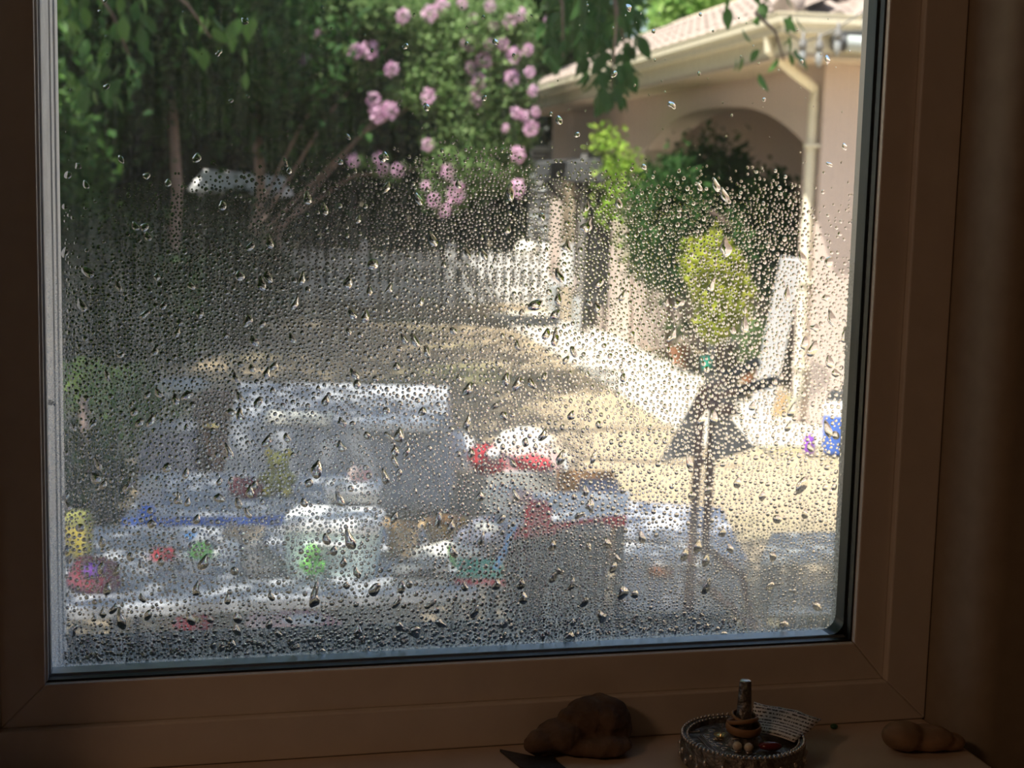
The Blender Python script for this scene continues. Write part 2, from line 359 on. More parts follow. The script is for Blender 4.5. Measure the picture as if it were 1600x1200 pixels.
def domes(C, r, hf, n, rings, sy, wobk, name, shear=0):
    """flat-backed domes of water. C: (N,2) u,v; r: radius; hf: height/radius; sy: stretch along v"""
    N = len(C); th = np.arange(n) * 2 * np.pi / n
    wob = 1 + sum((rng.normal(0, wobk / (k + .5), (N, 1))) * np.cos((k + 1) * th + rng.uniform(0, 6.28, (N, 1))) for k in range(1, 4))
    h = hf * r; Rs = (r * r + h * h) / (2 * h)
    vs = [np.stack([C[:, 0], WO + .00003 + h, C[:, 1]], 1)[:, None, :]]
    for k in range(1, rings + 1):
        rho = math.sin(k / rings * math.pi / 2)
        z = np.sqrt(np.maximum(Rs * Rs - (rho * r) ** 2, 0)) - (Rs - h)
        if k == rings: z = np.zeros(N)
        rr = r[:, None] * rho * wob; tail = (np.sin(th)[None, :] > 0) * rr * np.sin(th) ** 3 * (sy[:, None] - 1) * .6
        vs.append(np.stack([C[:, :1] + rr * np.cos(th) * (1 - .25 * np.maximum(np.sin(th), 0) * (sy[:, None] > 1.25)), np.broadcast_to(WO + .00003 + z[:, None], (N, n)), C[:, 1:] + rr * np.sin(th) * (1 + .3 * (sy[:, None] - 1)) + tail], 2))
    if shear:
        for q in vs[1:]: q[:, :, 0] += shear * (q[:, :, 2] - C[:, 1:])
    vs.append(vs[-1].copy())
    V = np.concatenate(vs, 1); per = V.shape[1]
    loops = []; starts = []; sm = []; c_ = 0
    for k in range(n): loops += [0, 1 + k, 1 + (k + 1) % n]; starts.append(c_); c_ += 3; sm.append(True)
    for q in range(rings - 1):
        for k in range(n):
            a = 1 + q * n; loops += [a + k, a + n + k, a + n + (k + 1) % n, a + (k + 1) % n]; starts.append(c_); c_ += 4; sm.append(True)
    base = 1 + rings * n; loops += [base + k for k in range(n - 1, -1, -1)]; starts.append(c_); c_ += n; sm.append(False)
    loops = np.array(loops); starts = np.array(starts)
    LL = (np.arange(N)[:, None] * per + loops).ravel(); SS = (np.arange(N)[:, None] * c_ + starts).ravel()
    return rawmesh(name, V.reshape(-1, 3), LL[::1], SS, np.tile(np.array(sm), N))
def uvpos(A):
    C = np.array([win(x, y, WO) for x, y in A[:, :2]]); C2 = np.array([win(x + 1, y, WO)[0] for x, y in A[:, :2]])
    return C, np.abs(C2 - C[:, 0])
bigs = []
def inpane(x, y): return 100 < x < 1335 - (y > 600) * 15 and y < 1040 - .045 * (x - 95)
# 300 large drops, each its own object
k = 0
while len(bigs) < 300:
    x, y = random.uniform(100, 1330), random.uniform(0, 1035)
    pr = .16 if y < 240 else (.35 if y < 380 else (1 if (x < 950 and y > 420) else .6))
    if x > 1150 and y < 430: pr *= .8
    if random.random() > pr or not inpane(x, y): continue
    R = random.uniform(5.0, 7.2) if y > 300 else random.uniform(3.6, 6)
    if random.random() < .12: R *= 1.35
    if any((x - a) ** 2 + (y - b) ** 2 < (R + c_) ** 2 for a, b, c_, _ in bigs): continue
    bigs.append((x, y, R, random.uniform(1.0, 2.4) if y > 280 else random.uniform(1, 1.4)))
B = np.array(bigs); Cb, sb = uvpos(B)
for i in range(len(B)):
    me = domes(Cb[i:i + 1], np.array([B[i, 2] * sb[i]]), np.array([random.uniform(.42, .6)]), 18, 4, np.array([B[i, 3]]), random.choice((.08, .16, .24)), 'raindrop', random.uniform(-.45, .45))
    link('raindrop', me, water, opane)
A1 = scatter(300000, 1.08)
keep = np.array([inpane(x, y) and not np.any((B[:, 0] - x) ** 2 + (B[:, 1] - y) ** 2 < (B[:, 2] + r) ** 2) for x, y, r in A1]); A1 = A1[keep]
n0 = 330; A0 = np.stack([rng.uniform(97, 1345, n0), rng.uniform(0, 420, n0), np.exp(rng.normal(.45, .42, n0))], 1)
A0 = A0[[inpane(x, y) for x, y, r in A0]]
n2 = 420; xs = rng.uniform(100, 1150, n2); A2 = np.stack([xs, 1030 - .045 * (xs - 95) - rng.exponential(10, n2), np.exp(rng.normal(.8, .4, n2))], 1)
A2 = A2[[inpane(x, y) for x, y, r in A2]]
A = np.concatenate([A1, A0, A2]); Cs, ss = uvpos(A); N = len(A)
sy = np.where(rng.uniform(0, 1, N) < .10, rng.uniform(1.2, 1.9, N), rng.uniform(.95, 1.15, N))
sm_ = A[:, 2] < 2.6
for sel, n, rg in ((sm_, 9, 2), (~sm_, 12, 3)):
    me = domes(Cs[sel], A[sel, 2] * ss[sel], rng.uniform(*((.14, .30) if n == 9 else (.22, .42)), sel.sum()), n, rg, sy[sel], .055, 'droplets')
    o = link('droplets', me, water, opane); o['kind'] = 'stuff'
print('droplets', N, 'fine', sm_.sum())
# a small dead fly stuck on the outer track
fl = empty('fly', P0 + dw * win(80, 630, .033)[0] + nw * .0335 + np.array([0, 0, win(80, 630, .033)[1]]), YAW, 'tiny black fly stuck to the pale vertical track at the left glass edge', 'insect')
MB().ball((0, 0, 0), (.0022, .0015, .0016), 10, 6).build('abdomen', M['black'], fl, True); MB().ball((.0026, 0, -.0012), (.0012, .001, .0011), 8, 6).build('head', M['black'], fl, True)
for s_ in (-1, 1): MB().ball((-.0008, -.001, .001 * s_ + .0006), (.002, .0002, .0008), 8, 4).build('wing', M['dgrey'], fl, True)

# ================================================================ room shell (window frame axes)
room = empty('room_shell', P0, YAW, kind='group')
rs = lambda nm, a, b, m=M['paint'], **k: tag(MB().box(a, b).build(nm, m, None, **k), kind='structure')
def place(o): o.location = P0; o.rotation_euler = (0, 0, YAW); return o
UL, UH, VB, VH = O2[0], O2[2], O2[1], O2[3]
FZ = .5 - P0[2]; CZ = 3.0 - P0[2]
for nm, a, b in (('wall_window', (-2.2, -.12, FZ), (UL, .03, CZ)), ('wall_window_right', (UH, -.012, FZ), (2.6, .03, CZ)), ('wall_window_bottom', (UL, -.012, FZ), (UH, .03, VB)), ('wall_window_top', (UL, -.12, VH), (UH, .03, CZ)),
                 ('wall_left', (-2.3, -3.6, FZ), (-2.2, .03, CZ)), ('wall_right', (2.6, -3.6, FZ), (2.7, .03, CZ)), ('wall_back', (-2.3, -3.7, FZ), (2.7, -3.6, CZ)),
                 ('ceiling', (-2.3, -3.7, CZ), (2.7, .03, CZ + .1)), ('floor', (-2.3, -3.7, FZ - .1), (2.7, .03, FZ))):
    place(rs(nm, a, b))
bpy.data.objects.remove(room)
# right jamb with a rounded plaster corner, coming towards the room
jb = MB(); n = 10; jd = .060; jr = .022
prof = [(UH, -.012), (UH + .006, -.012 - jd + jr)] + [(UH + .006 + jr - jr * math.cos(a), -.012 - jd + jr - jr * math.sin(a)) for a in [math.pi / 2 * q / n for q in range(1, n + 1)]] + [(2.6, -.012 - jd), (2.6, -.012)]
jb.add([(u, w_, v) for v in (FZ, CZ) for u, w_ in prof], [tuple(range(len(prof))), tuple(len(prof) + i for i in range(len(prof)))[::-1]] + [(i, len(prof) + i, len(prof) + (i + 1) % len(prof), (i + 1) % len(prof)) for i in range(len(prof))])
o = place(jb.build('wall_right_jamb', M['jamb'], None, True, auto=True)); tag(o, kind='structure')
# sill board and the wall under it
o = place(tag(MB().box((-.6, -.20, SILLV - .022), (UH + .001, -.0125, SILLV)).build('trim_1', M['sillm'], None, bevel=.004), 'painted window sill board', kind='structure'))
place(tag(MB().box((-2.2, -.17, FZ), (UH, -.121, SILLV - .0225)).build('wall_under_sill', M['paint'], None), kind='structure'))
SZ = P0[2] + SILLV

# ================================================================ things on the sill
def onsill(px, py): return grd(px, py, SZ)
mm = lambda x: x * .001
# ---- ring dish
c = grd(1161, 1149, SZ + .02); c[2] = SZ; DR = 101 * c[1] / F; PT = at(1160, 1064, c[1])[2] - SZ
t = empty('ring_dish', c, YAW + .1, 'round pewter jewellery dish with beaded rim and tapered ring post', 'dish')
MB().lathe([(DR - .004, 0), (DR - .0005, .002), (DR, .006), (DR, .017), (DR - .001, .0192), (DR - .005, .0192), (DR - .006, .0155), (.0, .015)], n=48).build('tray', M['pewter'], t, True, auto=True)
bead0 = MB().ball((0, 0, 0), .00135, 8, 6).mesh('bead'); bead0.polygons.foreach_set('use_smooth', [True] * len(bead0.polygons))
for rad, z, n, s_ in ((DR - .0012, .0200, 74, 1), (DR - .0048, .0192, 72, .75)):
    for k in range(n):
        a = 2 * math.pi * k / n; o = link('bead', bead0, M['pewl'], t); o.location = (rad * math.cos(a), rad * math.sin(a), z); o.scale = (s_,) * 3
relief = MB()
for k in range(40):
    a = 2 * math.pi * k / 40; relief.ball((DR * math.cos(a), DR * math.sin(a), .006 + .005 * (k % 2)), (.0018, .0018, .0024), 8, 5)
relief.build('relief_band', M['pewl'], t, True)['kind'] = 'stuff'
sw = MB()
for k in range(14):                       # scroll work on the tray floor
    cx, cy = random.uniform(-.034, -.008), random.uniform(-.014, .026); rr = random.uniform(.0018, .0034)
    sw.tube([(cx + rr * math.cos(a), cy + rr * math.sin(a), .0152) for a in [q * .6 for q in range(9)]], .0005, 5)
sw.build('scroll_relief', M['pewl'], t, True)
px1 = c[1] / F
MB().lathe([(33 * px1, .0145), (31 * px1, .018), (24 * px1, .0205), (16 * px1, .0215), (13.5 * px1, .026), (9.6 * px1, PT - .001), (9.2 * px1, PT), (.0, PT)], n=28).build('ring_post', M['pewter'], t, True, auto=True)
MB().lathe([(9.0 * px1, PT), (8.6 * px1, PT + .0004), (.0, PT + .0005)], n=24).build('post_cap', M['pewl'], t, True)
def band(label, r, z, dx, tilt, m, hgt):
    cx = Vector(c) + Vector((dx, 0, z)); o = MB().lathe([(r - .0006, -hgt / 2), (r, -hgt / 2 + .0004), (r + .0006, 0), (r, hgt / 2 - .0004), (r - .0006, hgt / 2), (r - .0014, 0), (r - .0006, -hgt / 2)], n=32).build('finger_ring', m, None, True)
    o.location = cx; o.rotation_euler = (tilt, tilt * .7, 0); tag(o, label, 'ring', 'bands round the ring post')
band('broad tan band lowest around the pewter ring post', .0122, .0262, 0, .08, M['rubber'], .0062)
band('thin tan band tilted above the broad one on the post', .0108, .0312, -.0006, -.22, M['rubber'], .0032)
band('narrow brown band topmost around the post', .0090, .0345, .0004, .16, M['rubber'], .0022)
for k, (x, y) in enumerate(((1152, 1166), (1170, 1168))):
    px_ = grd(x, y, SZ + .019); e = empty('stud_earring', px_, 0, ('pearl stud earring left of its twin before the ring post', 'pearl stud earring right of its twin before the ring post')[k], 'earring', 'pearl stud earrings')
    MB().ball((0, 0, 0), .0034, 14, 10).build('pearl', M['pearl'], e, True); MB().lathe([(.0026, -.0038), (.003, -.0032), (.002, -.0026)], n=14).build('setting', M['steel'], e, True)
    MB().tube([(0, .003, -.0028), (0, .0085, -.0034)], .0004, 6).build('pin', M['steel'], e)
e = empty('thumbtack', grd(1126, 1151, SZ + .0165), 0, 'upturned brass thumbtack lying beside the ring post', 'tack')
MB().lathe([(.0, 0), (.003, .0001), (.0052, .0014), (.0051, .0017), (.003, .0006), (.0, .0005)], n=20).build('head', M['brass'], e, True); MB().tube([(0, 0, .0005), (.0014, 0, .0095)], [.0007, .0002], 6).build('point', M['steel'], e)
for k, (a, b) in enumerate((((1076, 1144), (1092, 1143)), ((1094, 1148), (1124, 1177)), ((1090, 1151), (1112, 1174)))):
    a, b = grd(*a, SZ + .0164), grd(*b, SZ + .0164); e = empty('straight_pin', a, 0, ('short steel pin lying at the far left of the pewter dish', 'upper long steel pin slanting across the pewter dish', 'lower long steel pin slanting across the pewter dish')[k], 'pin', 'sewing pins in the dish')
    MB().tube([(0, 0, 0), tuple(b - a)], .0004, 6).build('shaft', M['steel'], e); MB().ball(tuple(b - a), .0008, 8, 6).build('head', M['pewl'], e, True)
e = MB().ball(tuple(grd(1204, 1166, SZ + .019)), (.0085, .0040, .0032), 14, 8, .05).build('red_bead', M['garnet'], None, True); tag(e, 'dark red glossy bead lying under the printed paper slip', 'bead')
# paper slip with printed lines, leaning out of the dish
def paper_mat():
    m = bpy.data.materials.new('printed_paper'); m.use_nodes = True; t = m.node_tree; b = t.nodes['Principled BSDF']; b.inputs['Roughness'].default_value = .8; N = t.nodes.new; L = t.links.new
    tc = N('ShaderNodeTexCoord'); mp = N('ShaderNodeMapping'); mp.inputs['Scale'].default_value = (900, 330, 1); L(tc.outputs['UV'], mp.inputs[0])
    sx = N('ShaderNodeSeparateXYZ'); L(tc.outputs['UV'], sx.inputs[0])
    n = N('ShaderNodeTexNoise'); mp2 = N('ShaderNodeMapping'); mp2.inputs['Scale'].default_value = (60, 9, 1); L(tc.outputs['UV'], mp2.inputs[0]); L(mp2.outputs[0], n.inputs[0]); n.inputs['Scale'].default_value = 1; n.inputs['Detail'].default_value = 3
    wv = N('ShaderNodeMath'); wv.operation = 'MULTIPLY'; L(sx.outputs[1], wv.inputs[0]); wv.inputs[1].default_value = 9
    fr_ = N('ShaderNodeMath'); fr_.operation = 'FRACT'; L(wv.outputs[0], fr_.inputs[0])
    lt = N('ShaderNodeMath'); lt.operation = 'COMPARE'; L(fr_.outputs[0], lt.inputs[0]); lt.inputs[1].default_value = .5; lt.inputs[2].default_value = .22
    gt = N('ShaderNodeMath'); gt.operation = 'GREATER_THAN'; L(n.outputs[0], gt.inputs[0]); gt.inputs[1].default_value = .46
    ml = N('ShaderNodeMath'); ml.operation = 'MULTIPLY'; L(lt.outputs[0], ml.inputs[0]); L(gt.outputs[0], ml.inputs[1])
    mx = N('ShaderNodeMix'); mx.data_type = 'RGBA'; L(ml.outputs[0], mx.inputs[0]); mx.inputs[6].default_value = (.92, .90, .90, 1); mx.inputs[7].default_value = (.10, .09, .09, 1); L(mx.outputs[2], b.inputs['Base Color'])
    return m
yd = c[1]
pc = [at(1178, 1098, yd + .034), at(1284, 1125, yd + .028), at(1241, 1160, yd - .010), at(1172, 1144, yd + .013)]
bm = bmesh.new(); uvl = bm.loops.layers.uv.new('UVMap'); G = 8; vg = {}
for i in range(G + 1):
    for j in range(G + 1):
        a, b = i / G, j / G; p = (1 - b) * ((1 - a) * pc[3] + a * pc[2]) + b * ((1 - a) * pc[0] + a * pc[1]); p = p + np.array([0, 0, .0018 * math.sin(3.1 * a) + .0006 * math.sin(9 * b)])
        if j == G: p = p + np.array([0, 0, .0008 * random.uniform(-1, 1)])
        vg[i, j] = bm.verts.new(p)
for i in range(G):
    for j in range(G):
        f = bm.faces.new([vg[i, j], vg[i + 1, j], vg[i + 1, j + 1], vg[i, j + 1]]); f.smooth = True
        for l, (a, b) in zip(f.loops, ((i, j), (i + 1, j), (i + 1, j + 1), (i, j + 1))): l[uvl].uv = (a / G, b / G)
me = bpy.data.meshes.new('paper_slip'); bm.to_mesh(me); bm.free(); o = link('paper_slip', me, paper_mat()); so = o.modifiers.new('thick', 'SOLIDIFY'); so.thickness = .0002
tag(o, 'torn white paper slip with printed lines, leaning out of the dish', 'paper')
# ---- brown fossil-like rock
def lump(name, balls, m, vox, label, cat, strength=.003, size=.012):
    mb = MB()
    for c_, r_ in balls: mb.ball(c_, r_, 20, 14)
    o = mb.build(name, m, None, True); rm = o.modifiers.new('remesh', 'REMESH'); rm.mode = 'VOXEL'; rm.voxel_size = vox; rm.use_smooth_shade = True
    sm = o.modifiers.new('smooth', 'SMOOTH'); sm.iterations = 5; sm.factor = .6
    tx = bpy.data.textures.new(name, 'CLOUDS'); tx.noise_scale = size; dm = o.modifiers.new('disp', 'DISPLACE'); dm.texture = tx; dm.strength = strength; dm.texture_coords = 'LOCAL'
    tag(o, label, cat); return o
c = onsill(905, 1178); u_ = Vector((dw[0], dw[1], 0)); n_ = Vector((nw[0], nw[1], 0)); zz = Vector((0, 0, 1))
def bl(u, v, h, r): return (tuple(u_ * u + n_ * v + zz * h), r)
k_ = .47e-3 * .97
o = lump('carved_rock', [bl(.020, .012, .0195, (.021, .020, .0185)), bl(.008, .010, .022, (.017, .017, .017)), bl(.030, .010, .014, (.012, .016, .013)), bl(-.012, .004, .013, (.020, .017, .0115)), bl(-.028, .0, .010, (.013, .012, .0095)), bl(.008, -.004, .008, (.030, .014, .0085)), bl(-.006, .008, .026, (.007, .008, .006))], M['stone'], .0012, 'knobbly dark brown rock lying on the sill left of the dish', 'rock', .004)
o.location = c
c = onsill(1440, 1172)
o = lump('flat_stone', [bl(-.014, .002, .011, (.016, .016, .011)), bl(.004, .0, .009, (.020, .015, .0095)), bl(.020, -.001, .006, (.013, .011, .0065))], M['stone2'], .0012, 'smooth tan stone in the dim right corner of the sill', 'rock', .002, .02); o.location = c
# ---- black toothed shard
c0 = [onsill(781, 1175), onsill(835, 1186), onsill(848, 1181), onsill(853, 1187), onsill(862, 1185), onsill(868, 1192), onsill(885, 1205), onsill(850, 1222), onsill(815, 1203)]
mb = MB(); nn = len(c0); mb.add([p + np.array([0, 0, .0003]) for p in c0] + [p + np.array([0, 0, .0022]) for p in c0], [tuple(range(nn)), tuple(range(2 * nn - 1, nn - 1, -1))] + [(i, (i + 1) % nn, nn + (i + 1) % nn, nn + i) for i in range(nn)])
tag(mb.build('black_shard', M['slate'], None), 'flat black pointed shard with notched edge before the rock', 'shard')
c = onsill(1303, 1139); e = MB().ball((c[0], c[1], c[2] + .002), (.003, .0025, .002), 10, 8, .08).build('green_bead', mat('green_glass', (.03, .12, .05), .3), None, True); tag(e, 'tiny dark green bead beside the paper slip', 'bead')

# ================================================================ outside: trough under the window, ground, walk
a = grd(92, 1001, 1.60); b = grd(1135, 962, 1.60); un = (b - a) / np.linalg.norm(b - a)
e = empty('window_trough', (0, 0, 0), 0, 'long black trough mounted outside just below the glass', 'planter')
inn = -np.array([-un[1], un[0], 0]); wd = .235
mb = MB(); mb.add([a + [0, 0, -.2], b + [0, 0, -.2], b + inn * wd + [0, 0, -.2], a + inn * wd + [0, 0, -.2], a, b, b + inn * wd + [0, 0, .0], a + inn * wd], [(0, 3, 2, 1), (0, 1, 5, 4), (1, 2, 6, 5), (2, 3, 7, 6), (3, 0, 4, 7), (4, 5, 6, 7)]); mb.build('body', M['black'], e, bevel=.004)
MB().beam(a + inn * .006 + [0, 0, .002], b + inn * .006 + [0, 0, .002], .012, .006).build('rim', M['dgrey'], e, bevel=.001)
for q in (.15, .85):
    p = a + (b - a) * q + inn * wd * .9; MB().beam(p + [0, 0, -.2], p + inn * -.05 + [0, 0, -.9], .03, .03).build('bracket', M['black'], e)

tag(MB().add([(-60, -20, 0), (60, -20, 0), (60, 120, 0), (-60, 120, 0)], [(0, 1, 2, 3)]).build('ground', M['ground']), 'dry tan dirt yard', kind='structure')
C1 = np.array([2.45, 12.53, 0]); C2 = np.array([.531, 23.98, 0]); aA = (C2 - C1) / np.linalg.norm(C2 - C1); nA = np.array([-aA[1], aA[0], 0]); bB = -nA; nB = -aA
def hs(s, o, z): return C1 + aA * s + nA * o + np.array([0, 0, z])          # along the arch wall, out from it
def hb(s, o, z): return C1 + bB * s + nB * o + np.array([0, 0, z])          # along the wall that faces us
def prism(pts, z0, z1): n = len(pts); return MB().add([(p[0], p[1], z0) for p in pts] + [(p[0], p[1], z1) for p in pts], [tuple(range(n))[::-1], tuple(range(n, 2 * n))] + [(i, (i + 1) % n, n + (i + 1) % n, n + i) for i in range(n)])
walk = empty('walkway', (0, 0, 0), 0, 'pale concrete walk along the stucco house', None, None, 'structure')
cut = [-1.2, .6, 2.2, 3.8, 5.4, 7.0, 8.6, 10.2]
for i in range(len(cut) - 1):
    p = [hs(cut[i] + .012, .02 if cut[i] > 0 else .02, 0), hs(cut[i + 1] - .012, .02, 0), hs(cut[i + 1] - .012, 1.15, 0), hs(cut[i] + .012, 1.15, 0)]
    if cut[i] < 0: p = [hs(-.02, .02, 0), hs(cut[1] - .012, .02, 0), hs(cut[1] - .012, 1.15, 0), hs(-.9, 1.15, 0), hs(-.9, .02, 0)]
    prism(p, -.05, .03).build('concrete_slab', M['conc'], walk, bevel=.008)
for i in range(4): prism([hb(.02 + i * 1.3, .03, 0), hb(1.3 + i * 1.3, .03, 0), hb(1.3 + i * 1.3, .9, 0), hb(.02 + i * 1.3, .9, 0)][::-1], -.05, .03).build('concrete_slab', M['conc'], walk, bevel=.008)

# ================================================================ the stucco house
house = empty('house', C1, 0, 'pinkish tan stucco house with arched porch and pale tiled roof', 'building')
def hbuild(mb, nm, m, **k):
    mb.v = [tuple(Vector(v) - Vector(C1)) for v in mb.v]; return mb.build(nm, m, house, **k)
LA = 11.6; HW = 2.95
s0, s1_ = .42, 5.75; zs = 2.33; zr = 2.72                                  # arch opening
arcp = []
for q in range(25):
    x = -1 + 2 * q / 24; s_ = (s0 + s1_) / 2 + x * (s1_ - s0) / 2; arcp.append((s_, zs + (zr - zs) * (1 - abs(x) ** 2.6)))
th = .32
outer = [(0, 0), (s0, 0), (s0, zs)] + arcp[1:-1] + [(s1_, zs), (s1_, 0), (LA, 0), (LA, HW), (0, HW)]
mb = MB(); n = len(outer); ar = list(range(1, n - 3))                      # opening outline incl. feet
vs = [hs(s_, 0, z) for s_, z in outer] + [hs(s_, -th, z) for s_, z in outer]
def facew(off):
    fs = [(off + 0, off + 1, off + 2, off + n - 1)]
    top = ar[1:-1]; m_ = len(top)
    for q in range(m_ - 1): fs.append((off + top[q], off + top[q + 1], off + n + 100 + q + 1, off + n + 100 + q))
    return fs
# build as strips: pier, spandrel strips, far wall
def wallstrip(mb, pts4): mb.add([hs(a, 0, z) for a, z in pts4] + [hs(a, -th, z) for a, z in pts4], [(0, 1, 2, 3), (7, 6, 5, 4), (0, 4, 5, 1), (1, 5, 6, 2), (2, 6, 7, 3), (3, 7, 4, 0)])
wallstrip(mb, [(0, 0), (s0, 0), (s0, HW), (0, HW)])
for q in range(24): wallstrip(mb, [arcp[q], arcp[q + 1], (arcp[q + 1][0], HW), (arcp[q][0], HW)])
wallstrip(mb, [(s1_, 0), (LA, 0), (LA, HW), (s1_, HW)])
bmw = bmesh.new()
me_ = mb.mesh('arch_wall'); bmw.from_mesh(me_); bmesh.ops.remove_doubles(bmw, verts=bmw.verts, dist=.0005)
# drop the inner partition faces that the strips share
seen = {}
for f in bmw.faces: seen.setdefault(tuple(sorted(v.index for v in f.verts)), []).append(f)
bmesh.ops.delete(bmw, geom=[f for fs in seen.values() if len(fs) > 1 for f in fs], context='FACES_ONLY')
for v in bmw.verts: v.co -= Vector(C1)
bmesh.ops.recalc_face_normals(bmw, faces=bmw.faces); bmw.to_mesh(me_); bmw.free(); link('arch_wall', me_, M['stucco'], house)
mb = MB(); LB = 6.0; P = [hb(th, 0, 0), hb(LB, 0, 0), hb(LB, -.3, 0), hb(th, -.3, 0)]
hbuild(prism(P, 0, HW), 'gable_wall', M['stucco'])
hbuild(prism([hs(-0, -3.3, 0), hs(LA, -3.3, 0), hs(LA, -3.5, 0), hs(0, -3.5, 0)], 0, HW), 'porch_back_wall', M['stucco'])
hbuild(prism([hs(LA, -th, 0), hs(LA - .3, -th, 0), hs(LA - .3, -3.3, 0), hs(LA, -3.3, 0)], 0, HW), 'end_wall', M['stucco'])
hbuild(prism([hs(s1_ + .1, -th, 0), hs(s1_ + .4, -th, 0), hs(s1_ + .4, -3.3, 0), hs(s1_ + .1, -3.3, 0)], 0, HW), 'porch_end_wall', M['stucco'])
hbuild(prism([hs(.3, -.33, 0), hs(LA, -.33, 0), hs(LA, -3.5, 0), hs(.3, -3.5, 0)], HW - .06, HW - .01), 'porch_ceiling', M['soffit'])
ov = .5
hbuild(prism([hs(-ov, ov, 0), hs(LA + .4, ov, 0), hs(LA + .4, -.1, 0), hs(-.0, -.1, 0), hb(LB, -.1, 0), hb(LB, ov, 0)], HW, HW + .04), 'soffit', M['soffit'])
# fascia and gutter along both eaves
def run(nm, prof, m, **k):                # sweep an (out, z) profile round the eave corner
    mb = MB(); n = len(prof)
    vs = [hs(LA + .4, o, z) for o, z in prof] + [C1 + nA * o + nB * o + np.array([0, 0, z]) for o, z in prof] + [hb(LB, o, z) for o, z in prof]
    mb.add(vs, [(i, (i + 1) % n, n + (i + 1) % n, n + i) for i in range(n)] + [(n + i, n + (i + 1) % n, 2 * n + (i + 1) % n, 2 * n + i) for i in range(n)] + [tuple(range(n))[::-1], tuple(range(2 * n, 3 * n))])
    return hbuild(mb, nm, m, **k)
run('fascia', [(ov - .03, HW + .02), (ov, HW + .02), (ov, HW + .24), (ov - .03, HW + .24)], M['cream'])
run('gutter', [(ov + .003, HW + .17), (ov + .075, HW + .175), (ov + .085, HW + .22), (ov + .11, HW + .25), (ov + .115, HW + .31), (ov + .122, HW + .315), (ov + .122, HW + .325), (ov + .10, HW + .325), (ov + .09, HW + .255), (ov + .06, HW + .20), (ov + .003, HW + .195)], M['cream'])
# downspout
g0 = C1 + nA * (ov + .04) + nB * (ov * .35) + np.array([0, 0, HW + .18]); g1 = hs(.10, .05, HW - .22)
mb = MB(); mb.tube([g0, g0 + np.array([0, 0, -.10]), (g0 + g1) / 2 + np.array([0, 0, -.05]), g1 + np.array([0, 0, .03]), g1 + np.array([0, 0, -.1]), hs(.10, .055, .25), hs(.10, .12, .08)], [.042] * 7, 8)
dsp = hbuild(mb, 'downspout', M['cream'], smooth=True, auto=True)
for z in (2.3, 1.2, .5): hbuild(MB().box((-.06, -.06, -.015), (.06, .06, .015), M=Matrix.Translation(Vector(hs(.10, .05, z)))), 'downspout_strap', M['cream'])
# hipped roof: deck and rows of barrel tiles
sl = math.tan(math.radians(26)); z0 = HW + .27; run_ = 2.6
def rA(s, k): return hs(s, ov + .06 - k, z0 + k * sl)            # k = distance up the slope in plan
def rB(s, k): return hb(s, ov + .06 - k, z0 + k * sl)
roof = empty('roof'); roof.parent = house
def rbuild(mb, nm, m, par, **k): mb.v = [tuple(Vector(v) - Vector(C1)) for v in mb.v]; return mb.build(nm, m, par, **k)
rbuild(MB().add([rA(-ov - .06, 0), rA(LA + .4, 0), rA(LA + .4, run_), rA(run_ - ov - .06, run_)], [(3, 2, 1, 0)]).add([rB(-ov - .06, 0), rB(LB, 0), rB(LB, run_), rB(run_ - ov - .06, run_)], [(0, 1, 2, 3)]), 'roof_deck', M['soffit'], roof)
pitch = .30; rowd = .36; tl = .42
def tilemesh():
    pr_ = []; n = 9
    for q in range(n + 1): x = -pitch / 2 + pitch * q / n; pr_.append((x, .055 * max(0, math.cos(math.pi * x / (pitch * .62))) if abs(x) < pitch * .31 else 0))
    vs = []; 
    for y, lift in ((0, .035), (tl, .01)):
        vs += [(x, y, z + lift) for x, z in pr_] + [(x, y, z + lift - .02) for x, z in pr_]
    m_ = n + 1; fs = []
    for q in range(n):
        a = q; fs += [(a, a + 1, 2 * m_ + a + 1, 2 * m_ + a), (m_ + a, 3 * m_ + a, 3 * m_ + a + 1, m_ + a + 1), (a, m_ + a, m_ + a + 1, a + 1)]
    me = MB().add(vs, fs).mesh('roof_tile'); me.materials.append(M['tile']); return me
TM = tilemesh(); cnt = 0
ang = math.atan(sl)
for side in ('A', 'B'):
    fnr = rA if side == 'A' else rB; L = LA + .4 if side == 'A' else 2.6
    for r in range(5 if side == 'A' else 4):
        kk = r * rowd; s_ = -ov - .06 + kk + .12
        while s_ < L:
            p = fnr(s_, kk); ups = Vector(fnr(s_, kk + 1) - p).normalized(); al = Vector(fnr(s_ + 1, kk) - p).normalized()
            if side == 'A': al = -al
            nrm = al.cross(ups)
            o = bpy.data.objects.new('roof_tile', TM); COL.objects.link(o); o.parent = roof
            Mx = Matrix((al, ups, nrm)).transposed().to_4x4(); Mx.translation = Vector(p) - Vector(C1) + Vector((0, 0, random.uniform(0, .006))); o.matrix_local = Mx
            s_ += pitch; cnt += 1
print('tiles', cnt)
for q in range(7):                        # hip caps
    k0, k1 = q * .36, q * .36 + .42; a = C1 + (nA + nB) * (ov + .06 - k0) + np.array([0, 0, z0 + k0 * sl + .07]); b = C1 + (nA + nB) * (ov + .06 - k1) + np.array([0, 0, z0 + k1 * sl + .05])
    rbuild(MB().tube([a, b], [.10, .085], 10), 'hip_tile', M['tile'], roof, smooth=True, auto=True)
